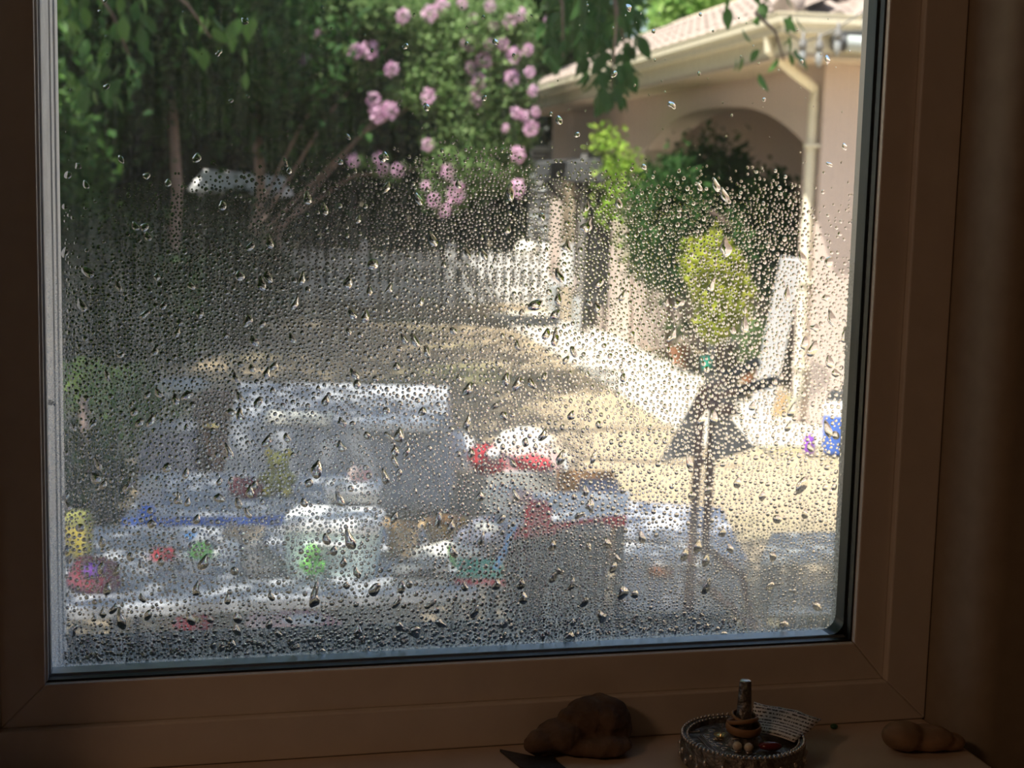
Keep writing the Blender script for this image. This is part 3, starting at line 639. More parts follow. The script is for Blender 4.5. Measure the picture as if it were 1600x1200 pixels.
# dark screen door, awning and post on the far part of the wall
aw = empty('awning', hs(8, 0, 0), 0, 'grey box awning with black underside on the far stucco wall', 'awning')
def lb(mb, nm, m, par, **k): o = Vector(par.location); mb.v = [tuple(Vector(v) - o) for v in mb.v]; return mb.build(nm, m, par, **k)
sa, sb_ = 7.2, 10.0
lb(MB().add([hs(sa, .0, 2.28), hs(sb_, .0, 2.28), hs(sb_, .55, 2.20), hs(sa, .55, 2.20), hs(sa, .0, 1.95), hs(sb_, .0, 1.95), hs(sb_, .55, 1.95), hs(sa, .55, 1.95)], [(0, 3, 2, 1), (4, 5, 6, 7), (0, 1, 5, 4), (1, 2, 6, 5), (2, 3, 7, 6), (3, 0, 4, 7)]), 'canopy', M['awn'], aw, bevel=.01)
lb(MB().add([hs(sa + .03, .03, 1.94), hs(sb_ - .03, .03, 1.94), hs(sb_ - .03, .52, 1.94), hs(sa + .03, .52, 1.94), hs(sa + .03, .03, 1.80), hs(sb_ - .03, .03, 1.80), hs(sb_ - .03, .3, 1.88), hs(sa + .03, .3, 1.88)], [(0, 3, 2, 1), (4, 5, 6, 7), (0, 1, 5, 4), (1, 2, 6, 5), (2, 3, 7, 6), (3, 0, 4, 7)]), 'underside', M['black'], aw)
for s_ in (7.3, 8.2, 9.3): lb(MB().beam(hs(s_, .03, 1.40), hs(s_, .5, 1.93), .05, .05), 'bracket', M['black'], aw)
dr = empty('screen_door', hs(7, .05, 0), 0, 'tall black framed screen door standing ajar from the stucco wall', 'door')
lb(MB().beam(hs(7.45, .06, .35), hs(7.45, .06, 2.30), .62, .05, up=aA), 'frame', M['black'], dr)
lb(MB().beam(hs(7.42, .38, .35), hs(7.42, .38, 2.30), .07, .06, up=aA), 'stile', M['mgrey'], dr)
for z in (.45, 1.0, 1.6): lb(MB().beam(hs(7.43, .02, z), hs(7.43, .37, z), .04, .05), 'rail', M['dgrey'], dr)
ps = empty('awning_post', hs(7.75, .55, 0), 0, 'beige square post under the grey awning', 'post')
lb(MB().beam(hs(7.75, .50, 0), hs(7.75, .50, 1.95), .13, .13, up=aA), 'shaft', M['beige'], ps); lb(MB().box((-.1, -.1, 0), (.1, .1, .12), M=Matrix.Translation(Vector(hs(7.75, .5, 0)))), 'foot', M['greyw'], ps); lb(MB().beam(hs(7.75, .50, .6), hs(7.75, .50, 1.15), .145, .145, up=aA), 'white_sleeve', M['white'], ps)
# louvred screen at the far house corner
lv = empty('louvre_screen', at(843, 480, 24.2) * [1, 1, 0], 0, 'tall pale grey louvred screen beside the far house corner', 'screen')
x0, x1 = at(829, 300, 24.2)[0], at(858, 300, 24.2)[0]; lo = lv.location
for q in range(17):
    z = .75 + q * .105; MB().beam((x0 - lo.x, .0, z), (x1 - lo.x, .0, z + 0), .06, .085 if q % 2 else .06, up=(0, .5, .8)).build('slat', M['lgrey'] if q % 2 == 0 else M['mgrey'], lv)
for x in (x0, x1): MB().box((x - lo.x - .02, .05, 0), (x - lo.x + .02, .12, 2.55)).build('post', M['lgrey'], lv)
# leaning boards
def plank(nm, p, q, wd, th_, m, label, edge=None, up=(0, -1, .2)):
    e = empty(nm, p, 0, label, 'board'); o = Vector(p); MB().beam((0, 0, 0), Vector(q) - o, wd, th_, up).build('face', m, e, bevel=.004)
    d = (Vector(q) - o); x = d.normalized().cross(Vector(up)).normalized()
    MB().beam(x * (wd / 2 + .006), d + x * (wd / 2 + .006), .012, th_ * 1.25, up).build('edge_trim', edge or M['white'], e); return e
plank('leaning_board', grd(1183, 668) + [0, 0, .03], at(1237, 403, 12.2), .165, .03, M['greyw'], 'tall grey white board leaning on the cream downspout')
plank('low_board', grd(903, 524) + [0, 0, .21], grd(853, 484) + [0, 0, .24], .04, .42, M['lgrey'], 'low grey board standing on edge at the right end of the picket fence', M['greyw'], (0, 0, 1))
# string lights with three clear bulbs and the floodlight
sl_ = empty('string_lights', hb(.3, .5, 2.9), 0, 'black wire with clear hanging bulbs under the porch eave', 'lights')
bp_ = [at(1252, 62, 11.7), at(1281, 66, 11.7), at(1309, 50, 11.7)]
lb(MB().tube([at(1226, 48, 11.75), at(1252, 66, 11.7), at(1281, 58, 11.7), at(1309, 44, 11.7), at(1330, 30, 11.7), at(1365, 8, 11.7)], .006, 5), 'wire', M['black'], sl_)
for k, p in enumerate(((1254, 78), (1280, 80), (1309, 62), (1353, 28))):
    q = at(*p, 11.7); b_ = empty('bulb'); b_.parent = sl_; b_.location = Vector(q) - sl_.location
    MB().lathe([(.03, .0), (.03, .05), (.012, .09), (.01, .13)][::-1][::-1], n=12).build('socket', M['mgrey'], b_, True); MB().lathe([(.002, -.12), (.018, -.105), (.028, -.07), (.026, -.025), (.020, 0)], n=14).build('glass', M['bulb'], b_, True)
fl_ = empty('floodlight', at(1330, 72, 11.95), 0, 'white cylinder floodlight on a black bracket under the eave', 'lamp'); p1, p2 = at(1322, 67, 11.95), at(1362, 70, 11.95); o = Vector(fl_.location)
lb(MB().tube([p1, p1 + (p2 - p1) * .06, p2], [.050, .062, .062], 14), 'shade', M['lampw'], fl_, smooth=True, auto=True); lb(MB().tube([p1 + [-.11, 0, 0], p1 + [-.01, 0, 0]], [.06, .07], 12), 'cap', M['dgrey'], fl_, smooth=True, auto=True); lb(MB().box(p1 + [-.1, -.02, .05], p2 + [0, .05, .09]), 'bracket', M['dgrey'], fl_)

# ================================================================ picket fence
fa, fb = grd(437, 475), grd(850, 482); fu = (fb - fa) / np.linalg.norm(fb - fa); FL = np.linalg.norm(fb - fa)
fe = empty('picket_fence', fa, math.atan2(fu[1], fu[0]), 'weathered white picket fence across the back of the yard', 'fence')
pk = MB(); pk.add([(-.038, 0, .06), (.038, 0, .06), (.038, 0, .80), (0, 0, .86), (-.038, 0, .80), (-.038, .02, .06), (.038, .02, .06), (.038, .02, .80), (0, .02, .86), (-.038, .02, .80)], [(0, 1, 2, 3, 4), (9, 8, 7, 6, 5)] + [(i, 5 + i, 5 + (i + 1) % 5, (i + 1) % 5) for i in range(5)])
pkm = pk.mesh('picket'); pkm.materials.append(M['white'])
x = .08
posts = [0, (567 - 437) / 413 * FL, (703 - 437) / 413 * FL, FL]
while x < FL:
    if min(abs(x - p) for p in posts) > .07: o = bpy.data.objects.new('picket', pkm); COL.objects.link(o); o.parent = fe; o.location = (x, -.02, random.uniform(-.01, .01)); o.rotation_euler = (0, random.uniform(-.015, .015), 0)
    x += .135
for p in posts:
    pp = MB().box((p - .055, -.03, 0), (p + .055, .08, .93)).build('post', M['white'], fe, bevel=.006); MB().add([(p - .07, -.045, .93), (p + .07, -.045, .93), (p + .07, .095, .93), (p - .07, .095, .93), (p, .025, 1.0)], [(3, 2, 1, 0), (0, 1, 4), (1, 2, 4), (2, 3, 4), (3, 0, 4)]).build('post_cap', M['white'], pp)
for z in (.24, .60): MB().box((0, .002, z), (FL, .035, z + .085)).build('rail', M['white'], fe)
o = MB().ball((0, 0, .1), (.2, .12, .16), 14, 10, .12).build('white_cloth', M['cream2'], None, True); p = at(822, 392, 23.9); o.location = (p[0], p[1], p[2] - .1); tag(o, 'crumpled white cloth hung at the right end of the picket fence', 'cloth')

# ================================================================ planting
def plant(nm, loc, label, cat, group=None): return empty(nm, loc, 0, label, cat, group)
def rel(P, e): return P - np.array(e.location)
def trunk(e, pts, r0, r1, m=M['bark'], nm='trunk'):
    n = len(pts); return lb(MB().tube(pts, [r0 + (r1 - r0) * i / (n - 1) for i in range(n)], 9), nm, m, e, smooth=True)
def px(x, y, D, rx, ry, rd, n): s_ = D / F; return (at(x, y, D), (rx * s_, rd, ry * s_), n)
# crape myrtle
e = plant('crape_myrtle', grd(690, 470) * [1, .72, 1], 'crape myrtle with drooping pink flower heads and sunlit small leaves', 'tree'); DM = 20.0
e.location = (at(412, 470, DM + .4)[0], DM + .4, 0)
sp_ = [px(740, 60, DM, 95, 70, .6, 210), px(745, 150, DM, 85, 60, .5, 190), px(740, 235, DM, 85, 70, .5, 170), px(790, 120, DM, 45, 120, .4, 120), px(805, 230, DM, 30, 75, .3, 70), px(680, 130, DM, 60, 50, .4, 90),
       px(530, 100, DM, 60, 35, .4, 70), px(470, 80, DM, 55, 45, .4, 70), px(455, 140, DM, 25, 18, .2, 22), px(615, 150, DM, 30, 30, .2, 24), px(640, 30, DM, 90, 40, .5, 100), px(700, 300, DM, 40, 35, .3, 40), px(600, 260, DM, 40, 20, .3, 16), px(560, 20, DM, 60, 40, .5, 50)]
leaves('foliage', rel(clumps(sp_, 26, .9), e), .085, M['lf_myr'], e, .55, .5)
tb = at(412, 470, DM + .4) * [1, 1, 0]
for k, (x, y) in enumerate(((520, 120), (620, 60), (730, 120), (690, 260), (780, 60))): trunk(e, [tb + [.05 * k, 0, .0], tb + [.1 * k - .2, 0, 1.2], (tb + at(x, y, DM)) / 2 + [0, 0, .9], at(x, y, DM)], .032, .009, M['barkl'], 'stem')
def blossom_mesh():
    n = 110; u = rng.normal(size=(n, 3)); u /= np.linalg.norm(u, axis=1)[:, None]; P = u * (rng.uniform(.4, 1, n) ** .5)[:, None] * [1, .9, 1.1]
    ob = leaves('blossom', P, .42, M['pet'], None, .8, 0, .2, None); me = ob.data; bpy.data.objects.remove(ob); return me
bms = [blossom_mesh() for _ in range(3)]
FL_ = [(722, 6, 9), (766, 9, 11), (737, 30, 10), (797, 33, 11), (772, 39, 8), (814, 23, 11), (856, 33, 7), (495, 50, 9), (578, 78, 15), (556, 80, 13), (478, 94, 11), (430, 95, 7), (611, 108, 12), (734, 67, 14), (764, 69, 9), (786, 69, 10), (803, 86, 14), (825, 77, 9), (756, 94, 14), (828, 112, 9), (800, 122, 13), (747, 128, 14), (833, 141, 9), (744, 155, 12), (584, 156, 12), (590, 178, 15), (609, 172, 14), (669, 150, 13), (806, 176, 10), (819, 181, 9), (837, 175, 8), (830, 200, 13), (809, 242, 13), (669, 226, 10), (552, 250, 11), (592, 247, 9), (598, 264, 10), (622, 265, 11), (700, 269, 13), (712, 300, 18), (678, 312, 12), (695, 330, 10), (809, 294, 15), (665, 290, 8), (690, 8, 12), (630, 25, 12), (672, 20, 14), (735, 105, 10), (790, 200, 7), (340, 55, 6)]
for i, (x, y, r) in enumerate(FL_):
    o = link('blossom', bms[i % 3], M['pet'], e); o.location = Vector(at(x, y, DM - .45)) - e.location; o.scale = (r * DM / F * .95,) * 3; o.rotation_euler = (random.uniform(-.4, .4), random.uniform(-.4, .4), random.uniform(0, 6))

# the big shade tree overhead: its crown is above the frame, it hangs into view top left and top right
e = plant('shade_tree', (-4.3, 9.5, 0), 'large leafy shade tree whose low boughs hang in at the top', 'tree')
trunk(e, [(-4.3, 9.5, 0), (-4.2, 9.4, 2.4), (-3.9, 9.2, 4.5), (-3.5, 9.0, 6.5)], .24, .12)
for q in ((-1.2, 6.5, 5.8), (-.4, 8.5, 5.9), (-1.5, 12, 6.2), (-5, 6, 6), (-3, 14, 6.5), (-.6, 10.2, 5.8)): trunk(e, [(-3.9, 9.2, 4.5), tuple((np.array(q) + [-3.9, 9.2, 4.4]) / 2 + [0, 0, .5]), q], .10, .03, nm='bough')
def canopy(poly, z0, z1, n, hole=None):
    """tufts over a ground polygon whose shade they cast: the polygon is shifted towards the sun"""
    out = []; xs = [p[0] for p in poly]; ys = [p[1] for p in poly]
    while len(out) < n:
        x, y, z = random.uniform(min(xs), max(xs)), random.uniform(min(ys), max(ys)), random.uniform(z0, z1); c_ = False; j = len(poly) - 1
        for i in range(len(poly)):
            if (poly[i][1] > y) != (poly[j][1] > y) and x < (poly[j][0] - poly[i][0]) * (y - poly[i][1]) / (poly[j][1] - poly[i][1]) + poly[i][0]: c_ = not c_
            j = i
        if hole and hole[0] < x < hole[1] and hole[2] < y < hole[3]: continue
        if c_: k = z / SD.z; out.append((x + SD.x * k, y + SD.y * k, z))
    return np.array(out)
pts = []
def shade(poly, z0, z1, n, per, tuft, hole=None): t_ = canopy(poly, z0, z1, n, hole); pts.append((t_[:, None, :] + rng.normal(size=(n, per, 3)) * tuft).reshape(-1, 3))
shade([(-6, 3.7), (2.8, 3.7), (2.6, 8.2), (1.0, 8.5), (.1, 8.4), (-.75, 8.8), (-.75, 10.6), (.3, 11.2), (.5, 12), (.1, 13.4), (-.3, 14.4), (-1.2, 15.0), (-6, 15.2)], 4.9, 6.8, 2600, 26, .16)
P = np.concatenate(pts); pts.clear()
leaves('foliage', rel(P, e), .12, M['lf_mid'], e, .6, .4)
# leaves that hang into the frame, one by one
def leafmesh(L, wd):
    v = []; f = []; n = 6
    for i in range(n + 1):
        a = i / n; w_ = wd * math.sin(math.pi * min(1, a * 1.02)) ** .8 * (1 - .35 * a); zz_ = -.18 * L * a * a
        v += [(-w_ / 2, a * L, zz_ + .12 * w_), (0, a * L, zz_), (w_ / 2, a * L, zz_ + .12 * w_)]
    for i in range(n): b = i * 3; f += [(b, b + 1, b + 4, b + 3), (b + 1, b + 2, b + 5, b + 4)]
    me = MB().add(v, f).mesh('leaf'); me.polygons.foreach_set('use_smooth', [True] * len(me.polygons)); return me
LMs = {k: leafmesh(1, .58) for k in 'a'}; 
def hang(x0, x1, y0, y1, n, D, L, m, par, shape=None, twig=True):
    me = LMs['a'].copy(); me.materials.append(m); k = 0
    while k < n:
        x, y = random.uniform(x0, x1), random.uniform(y0, y1)
        if shape and not shape(x, y): continue
        o = bpy.data.objects.new('leaf', me); COL.objects.link(o); o.parent = par; o.location = Vector(at(x, y, D + random.uniform(-.35, .35))) - par.location
        l_ = L * random.uniform(.7, 1.25); o.scale = (l_,) * 3; o.rotation_euler = (random.uniform(-2.2, -.5), random.uniform(-.7, .7), random.uniform(0, 6.28)); k += 1
hang(905, 1000, -40, 165, 170, 6.2, .085, M['lf_dk2'], e, lambda x, y: abs(x - 955) < 45 - max(0, y - 60) * .25 + 4)
hang(850, 925, -40, 90, 60, 6.2, .085, M['lf_dk2'], e)
hang(1135, 1245, -20, 115, 22, 5.2, .06, M['lf_mid'], e, lambda x, y: y < 130 - abs(x - 1215) * .5)
hang(92, 235, -20, 150, 50, 5.9, .08, M['lf_dk2'], e, lambda x, y: y < 170 - abs(x - 150) * .7); hang(92, 235, -20, 150, 34, 5.6, .075, M['lf_mid'], e, lambda x, y: y < 170 - abs(x - 150) * .7); hang(245, 400, 20, 130, 14, 7.5, .12, M['lf_mid'], e)
for a, b in (((955, -60), (955, 140)), ((930, -60), (975, 70)), ((1245, -60), (1180, 20)), ((1180, 20), (1225, 95)), ((120, -60), (215, 120)), ((240, -30), (330, 60)), ((860, -60), (880, 90))): trunk(e, [at(*a, 5.9), (at(*a, 5.9) + at(*b, 5.9)) / 2 + [.02, 0, .02], at(*b, 5.9)], .008, .003, nm='twig')

# dark belt of trees behind the fence
def bgtree(spec, D0, m, size, label, nm='dense_tree', tr=(300, .12), per=24, group='trees beyond the yard', sp=1.0, th=4):
    c0 = at(tr[0], 470, D0); e = plant(nm, (c0[0], D0, 0), label, 'tree', group)
    trunk(e, [(c0[0], D0, 0), (c0[0] + .04 * th * tr[1] * 8, D0, th * .45), (c0[0] - .025 * th * tr[1] * 8, D0, th)], tr[1], tr[1] * .7, M['barkl'])
    leaves('foliage', rel(clumps(spec, per, sp), e), size, m, e, .6, .3); return e
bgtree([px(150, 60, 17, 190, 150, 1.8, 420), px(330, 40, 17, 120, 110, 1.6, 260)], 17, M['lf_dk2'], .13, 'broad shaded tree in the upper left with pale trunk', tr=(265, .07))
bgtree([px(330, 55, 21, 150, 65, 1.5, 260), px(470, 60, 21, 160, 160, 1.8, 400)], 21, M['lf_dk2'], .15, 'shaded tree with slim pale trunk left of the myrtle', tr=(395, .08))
bgtree([px(450, 60, 29, 300, 240, 2.2, 700), px(240, 150, 29, 200, 170, 2, 420)], 29, M['lf_dark'], .24, 'very dark shaded tree filling the gap behind the fence', tr=(445, .12))
bgtree([px(760, 120, 30, 230, 260, 2.2, 800)], 30, M['lf_dark'], .24, 'dark shaded tree behind the pink crape myrtle', tr=(640, .15))
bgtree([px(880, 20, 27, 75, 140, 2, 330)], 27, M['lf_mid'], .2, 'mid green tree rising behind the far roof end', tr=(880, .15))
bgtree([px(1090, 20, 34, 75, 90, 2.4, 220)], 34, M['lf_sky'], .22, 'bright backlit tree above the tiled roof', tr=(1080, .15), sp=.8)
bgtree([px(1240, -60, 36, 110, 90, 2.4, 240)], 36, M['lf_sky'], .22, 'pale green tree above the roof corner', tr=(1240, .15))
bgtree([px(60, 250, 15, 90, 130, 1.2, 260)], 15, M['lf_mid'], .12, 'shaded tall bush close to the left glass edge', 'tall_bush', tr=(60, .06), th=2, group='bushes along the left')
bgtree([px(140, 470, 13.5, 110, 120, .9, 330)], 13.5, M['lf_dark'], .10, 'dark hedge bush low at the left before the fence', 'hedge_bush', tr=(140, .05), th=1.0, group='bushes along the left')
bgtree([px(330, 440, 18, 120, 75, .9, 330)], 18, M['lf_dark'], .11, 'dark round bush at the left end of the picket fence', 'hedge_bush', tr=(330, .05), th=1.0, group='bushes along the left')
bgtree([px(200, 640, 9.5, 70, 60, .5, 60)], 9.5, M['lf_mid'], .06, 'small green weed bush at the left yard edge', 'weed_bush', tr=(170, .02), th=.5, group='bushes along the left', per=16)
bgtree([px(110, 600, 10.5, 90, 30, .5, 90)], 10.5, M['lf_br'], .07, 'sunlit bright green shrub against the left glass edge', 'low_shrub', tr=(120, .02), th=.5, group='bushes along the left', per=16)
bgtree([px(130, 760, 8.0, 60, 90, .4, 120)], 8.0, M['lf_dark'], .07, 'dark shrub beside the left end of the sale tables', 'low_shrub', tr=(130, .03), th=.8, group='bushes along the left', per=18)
# long hedge closing the view behind
e = plant('hedge', (-6, 26, 0), 'long dark hedge closing the yard behind the picket fence', 'hedge')
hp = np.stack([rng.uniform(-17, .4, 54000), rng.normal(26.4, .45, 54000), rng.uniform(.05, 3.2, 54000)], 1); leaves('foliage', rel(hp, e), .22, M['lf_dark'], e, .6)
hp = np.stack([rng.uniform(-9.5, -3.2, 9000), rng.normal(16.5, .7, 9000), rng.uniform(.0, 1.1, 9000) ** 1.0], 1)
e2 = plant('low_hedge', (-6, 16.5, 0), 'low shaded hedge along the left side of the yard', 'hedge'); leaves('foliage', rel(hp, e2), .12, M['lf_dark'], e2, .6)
# second shade tree for the back of the yard
e = plant('shade_tree', (-7.5, 19, 0), 'tall shade tree at the back left whose crown is above the view', 'tree')
trunk(e, [(-7.5, 19, 0), (-7.3, 19, 3), (-6.8, 18.8, 7)], .3, .15)
for q in ((-3, 16, 8), (-9, 20, 8), (-3, 21, 8.5), (-8, 14, 8)): trunk(e, [(-6.9, 18.8, 6), tuple((np.array(q) + [-6.9, 18.8, 6]) / 2 + [0, 0, .4]), q], .11, .04, nm='bough')
shade([(-16, 11.5), (-.6, 11.5), (-.2, 13.6), (.75, 14.6), (.9, 15.6), (.0, 16.3), (.55, 17.6), (-.1, 18.6), (.2, 19.4), (-1.9, 20.6), (-2.3, 22), (-2.2, 24.4), (2.5, 25.5), (2.5, 31), (-20, 33)], 7.0, 9.5, 2700, 26, .30, (-4.9, -2.1, 21.4, 24.6))  # crown gap left open so sun reaches the shed roof
leaves('foliage', rel(np.concatenate(pts), e), .23, M['lf_mid'], e, .6, .4); pts.clear()
shade([(-9, 23.6), (-1.5, 23.9), (1.5, 25.2), (1.5, 28), (-9, 28)], 6.4, 9, 900, 26, .22); leaves('added_shade_foliage', rel(np.concatenate(pts), e), .24, M['lf_dk2'], e, .6, .4); pts.clear()  # extra leaf mass added above the view to shade the hedge
# vine on the arch, porch greenery and the yellow-green standard
e = plant('climbing_vine', hs(6.4, .1, 0), 'bright sunlit vine climbing the far side of the porch arch', 'vine')
vp = [(945, 215), (955, 240), (975, 255), (960, 290), (985, 300), (975, 330), (950, 330), (990, 345), (1005, 370), (985, 385), (1015, 330), (1000, 410), (965, 270), (990, 270)]
P = np.concatenate([at(x, y, 17.2) + rng.normal(size=(80, 3)) * [.10, .12, .09] for x, y in vp]); leaves('foliage', rel(P, e), .075, M['lf_br'], e, .7, .6)
trunk(e, [hs(5.9, .06, 0), hs(5.8, .1, .9), hs(5.95, .08, 1.5), at(975, 300, 17.2), at(955, 225, 17.3)], .02, .008, M['barkl'], 'stem')
e = plant('porch_tree', hs(3.2, -1.2, 0), 'large shaded leafy plant filling the porch arch', 'plant')
leaves('foliage', rel(clumps([px(1100, 345, 15.6, 85, 115, .5, 420), px(1040, 350, 16.6, 60, 100, .4, 160), px(1200, 370, 14.6, 45, 100, .4, 160)], 24), e), .09, M['lf_dk2'], e, .55, .4)
trunk(e, [hs(3.2, -1.2, 0), hs(3.1, -1.1, 1.0), at(1110, 330, 14.8)], .04, .02)
e = plant('potted_shrub', grd(1125, 632), 'yellow green leafy shrub in a dark pot before the porch', 'plant'); q = grd(1125, 632)
DY = q[1]
leaves('foliage', rel(clumps([px(1110, 415, DY, 42, 38, .2, 90), px(1130, 470, DY, 40, 42, .2, 90), px(1145, 430, DY, 22, 34, .2, 40), px(1120, 510, DY, 26, 22, .15, 36)], 16, 1.1), e), .07, M['lf_yel'], e, .7, .3)
trunk(e, [q, q + [0, .02, .5], at(1122, 480, DY)], .02, .012, nm='stem'); lb(MB().lathe([(.13, 0), (.17, .28), (.18, .30), (.16, .30), (.15, .26), (0, .26)], c=q, n=18), 'pot', M['dgrey'], e, smooth=True, auto=True)
e = plant('potted_plant', grd(1062, 575), 'small plant in an orange brown pot on the porch edge', 'plant'); q = grd(1062, 572)
lb(MB().lathe([(.08, 0), (.12, .2), (.13, .22), (.11, .22), (.1, .18), (0, .18)], c=q, n=16), 'pot', M['terra'], e, smooth=True, auto=True); leaves('foliage', rel(np.array(q) + rng.normal(size=(160, 3)) * [.1, .1, .1] + [0, 0, .38], e), .08, M['lf_mid'], e, .4)
e = plant('potted_plant', grd(1180, 628), 'green plant with upright leaves beside the leaning board', 'plant'); q = grd(1178, 612)
lb(MB().lathe([(.1, 0), (.14, .22), (.15, .24), (.12, .24), (0, .2)], c=q, n=16), 'pot', M['terra'], e, smooth=True, auto=True); leaves('foliage', rel(np.array(q) + rng.normal(size=(220, 3)) * [.09, .09, .16] + [0, 0, .5], e), .12, M['lf_myr'], e, .25)
# pale roofed shed far behind on the left
sx_ = at(370, 280, 22.2)
e = empty('garden_shed', (sx_[0], 22.2, 0), 0, 'low grey shed with a white sunlit roof left of the picket fence', 'shed'); o = e.location; za = at(370, 292, 22.2)[2]
MB().box((-.58, 0.05, 0), (.58, .78, za - .03)).build('wall', M['mgrey'], e)
MB().add([(-.68, -.1, za - .03), (.68, -.1, za - .09), (.62, .40, za + .16), (-.55, .40, za + .24), (.68, .88, za - .09), (-.68, .88, za - .03), (-.68, -.1, za - .07), (.68, -.1, za - .13), (.68, .88, za - .13), (-.68, .88, za - .07)], [(0, 1, 2, 3), (3, 2, 4, 5), (0, 6, 7, 1), (1, 7, 8, 4, 2), (4, 8, 9, 5), (5, 9, 6, 0, 3), (6, 9, 8, 7)]).build('roof', M['white'], e)
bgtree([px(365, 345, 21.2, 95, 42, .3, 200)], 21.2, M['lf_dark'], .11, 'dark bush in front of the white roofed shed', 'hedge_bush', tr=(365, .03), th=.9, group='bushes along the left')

#ITEMS#
# ================================================================ things set out for sale in the yard
def quad_table(label, corners, z, mtop, mleg, cloth=None, drop=.0, trim=None):
    P = [grd(x, y, z) for x, y in corners]; c = sum(P) / 4; e = empty('folding_table', (c[0], c[1], 0), 0, label, 'table')
    lb(prism(P, z - .035, z), 'tabletop', mtop, e, bevel=.004)
    for k, p in enumerate(P):
        q = p + (c - p) * .10; lb(MB().tube([q + [0, 0, -.03], [q[0], q[1], 0.0]], .014, 8), 'leg', mleg, e)
    if trim: lb(MB().beam(P[0] + [0, 0, -.018], P[1] + [0, 0, -.018], .012, .045, up=(0, 0, 1)), 'edge_trim', trim, e)
    if cloth:
        nx, ny = 40, 14; vs = []; fs = []; hem = []
        out = [(p - c) * 1.02 + c for p in P]
        rim = []
        for k in range(4):
            for q in range(24): rim.append(out[k] + (out[(k + 1) % 4] - out[k]) * q / 24)
        n = len(rim); rows = 7
        t2 = empty('tablecloth', (c[0], c[1], 0), 0, cloth[0], 'tablecloth')
        vs = [c + [0, 0, .008]] + [r + [0, 0, .008] for r in rim]
        for j in range(1, rows + 1):
            for i, r in enumerate(rim):
                d = (r - c); d = d / np.linalg.norm(d); k = j / rows; vs.append(r + d * (.012 + .03 * k * (1 + math.sin(i * 1.15) * .9)) + [0, 0, .008 - drop * k])
        fs = [(0, 1 + i, 1 + (i + 1) % n) for i in range(n)] + [(1 + j * n + i, 1 + (j + 1) * n + i, 1 + (j + 1) * n + (i + 1) % n, 1 + j * n + (i + 1) % n) for j in range(rows) for i in range(n)]
        o = lb(MB().add(vs, fs), 'sheet', cloth[1], t2, smooth=True, auto=True); so = o.modifiers.new('t', 'SOLIDIFY'); so.thickness = .003
    return e
quad_table('long back table under the blue grey cloth', [(366, 664), (690, 668), (698, 606), (376, 599)], .75, M['white'], M['dgrey'], ('blue grey cloth draped over the long back table', M['cloth']), .42)
quad_table('front sale table nearest the window with grey blue top', [(40, 955), (745, 922), (775, 818), (150, 822)], .72, M['cloth'], M['dgrey'])
quad_table('middle sale table with a bright blue front edge', [(190, 812), (585, 806), (575, 738), (240, 738)], .62, M['cloth'], M['dgrey'], trim=M['blue'])
quad_table('small white sale table at the right with a red edge', [(752, 832), (978, 806), (985, 766), (765, 772)], .60, M['white'], M['dgrey'], trim=M['red'])

def scl(p): return p[1] / F
def pos(rect, z): x0, x1, y0, y1 = rect; p = grd((x0 + x1) / 2, y1, z); return p, (x1 - x0) * scl(p), (y1 - y0) * scl(p)
def boxy(nm, label, cat, rect, z, dep, m, lid=None, handle=None, flaps=False, hh=None, rz=0, group=None, band=None):
    p, wd, h = pos(rect, z); h = hh or max(.04, h - dep * .2); e = empty(nm, (p[0], p[1] + dep / 2, z), rz, label, cat, group); a, b = wd / 2, dep / 2
    mb = MB(); tp = .94
    mb.add([(-a * tp, -b * tp, 0), (a * tp, -b * tp, 0), (a * tp, b * tp, 0), (-a * tp, b * tp, 0), (-a, -b, h), (a, -b, h), (a, b, h), (-a, b, h), (-a * .95, -b * .95, h), (a * .95, -b * .95, h), (a * .95, b * .95, h), (-a * .95, b * .95, h), (-a * .9, -b * .9, h * .15), (a * .9, -b * .9, h * .15), (a * .9, b * .9, h * .15), (-a * .9, b * .9, h * .15)],
           [(3, 2, 1, 0), (0, 1, 5, 4), (1, 2, 6, 5), (2, 3, 7, 6), (3, 0, 4, 7)] + [(4 + i, 4 + (i + 1) % 4, 8 + (i + 1) % 4, 8 + i) for i in range(4)] + [(8 + i, 8 + (i + 1) % 4, 12 + (i + 1) % 4, 12 + i) for i in range(4)] + [(12, 13, 14, 15)])
    mb.build('body', m, e, bevel=min(.008, wd * .03))
    if lid: MB().box((-a * 1.04, -b * 1.04, h - .012), (a * 1.04, b * 1.04, h + .018)).box((-a * .9, -b * .9, h + .018), (a * .9, b * .9, h + .028)).build('lid', lid, e, bevel=.005)
    if handle: MB().tube([(-a * .35, -b * 1.0, h * .72), (-a * .35, -b - .02, h * .72), (a * .35, -b - .02, h * .72), (a * .35, -b * 1.0, h * .72)], .009, 6).build('handle', handle, e)
    if band: MB().box((-a * 1.005, -b * 1.005, h * .42), (a * 1.005, b * 1.005, h * .62)).build('stripe', band, e)
    if flaps:
        for s_ in (-1, 1): MB().beam((s_ * a, 0, h), (s_ * (a + wd * .22), 0, h + wd * .12), dep * .94, .004).build('flap', m, e)
    return e
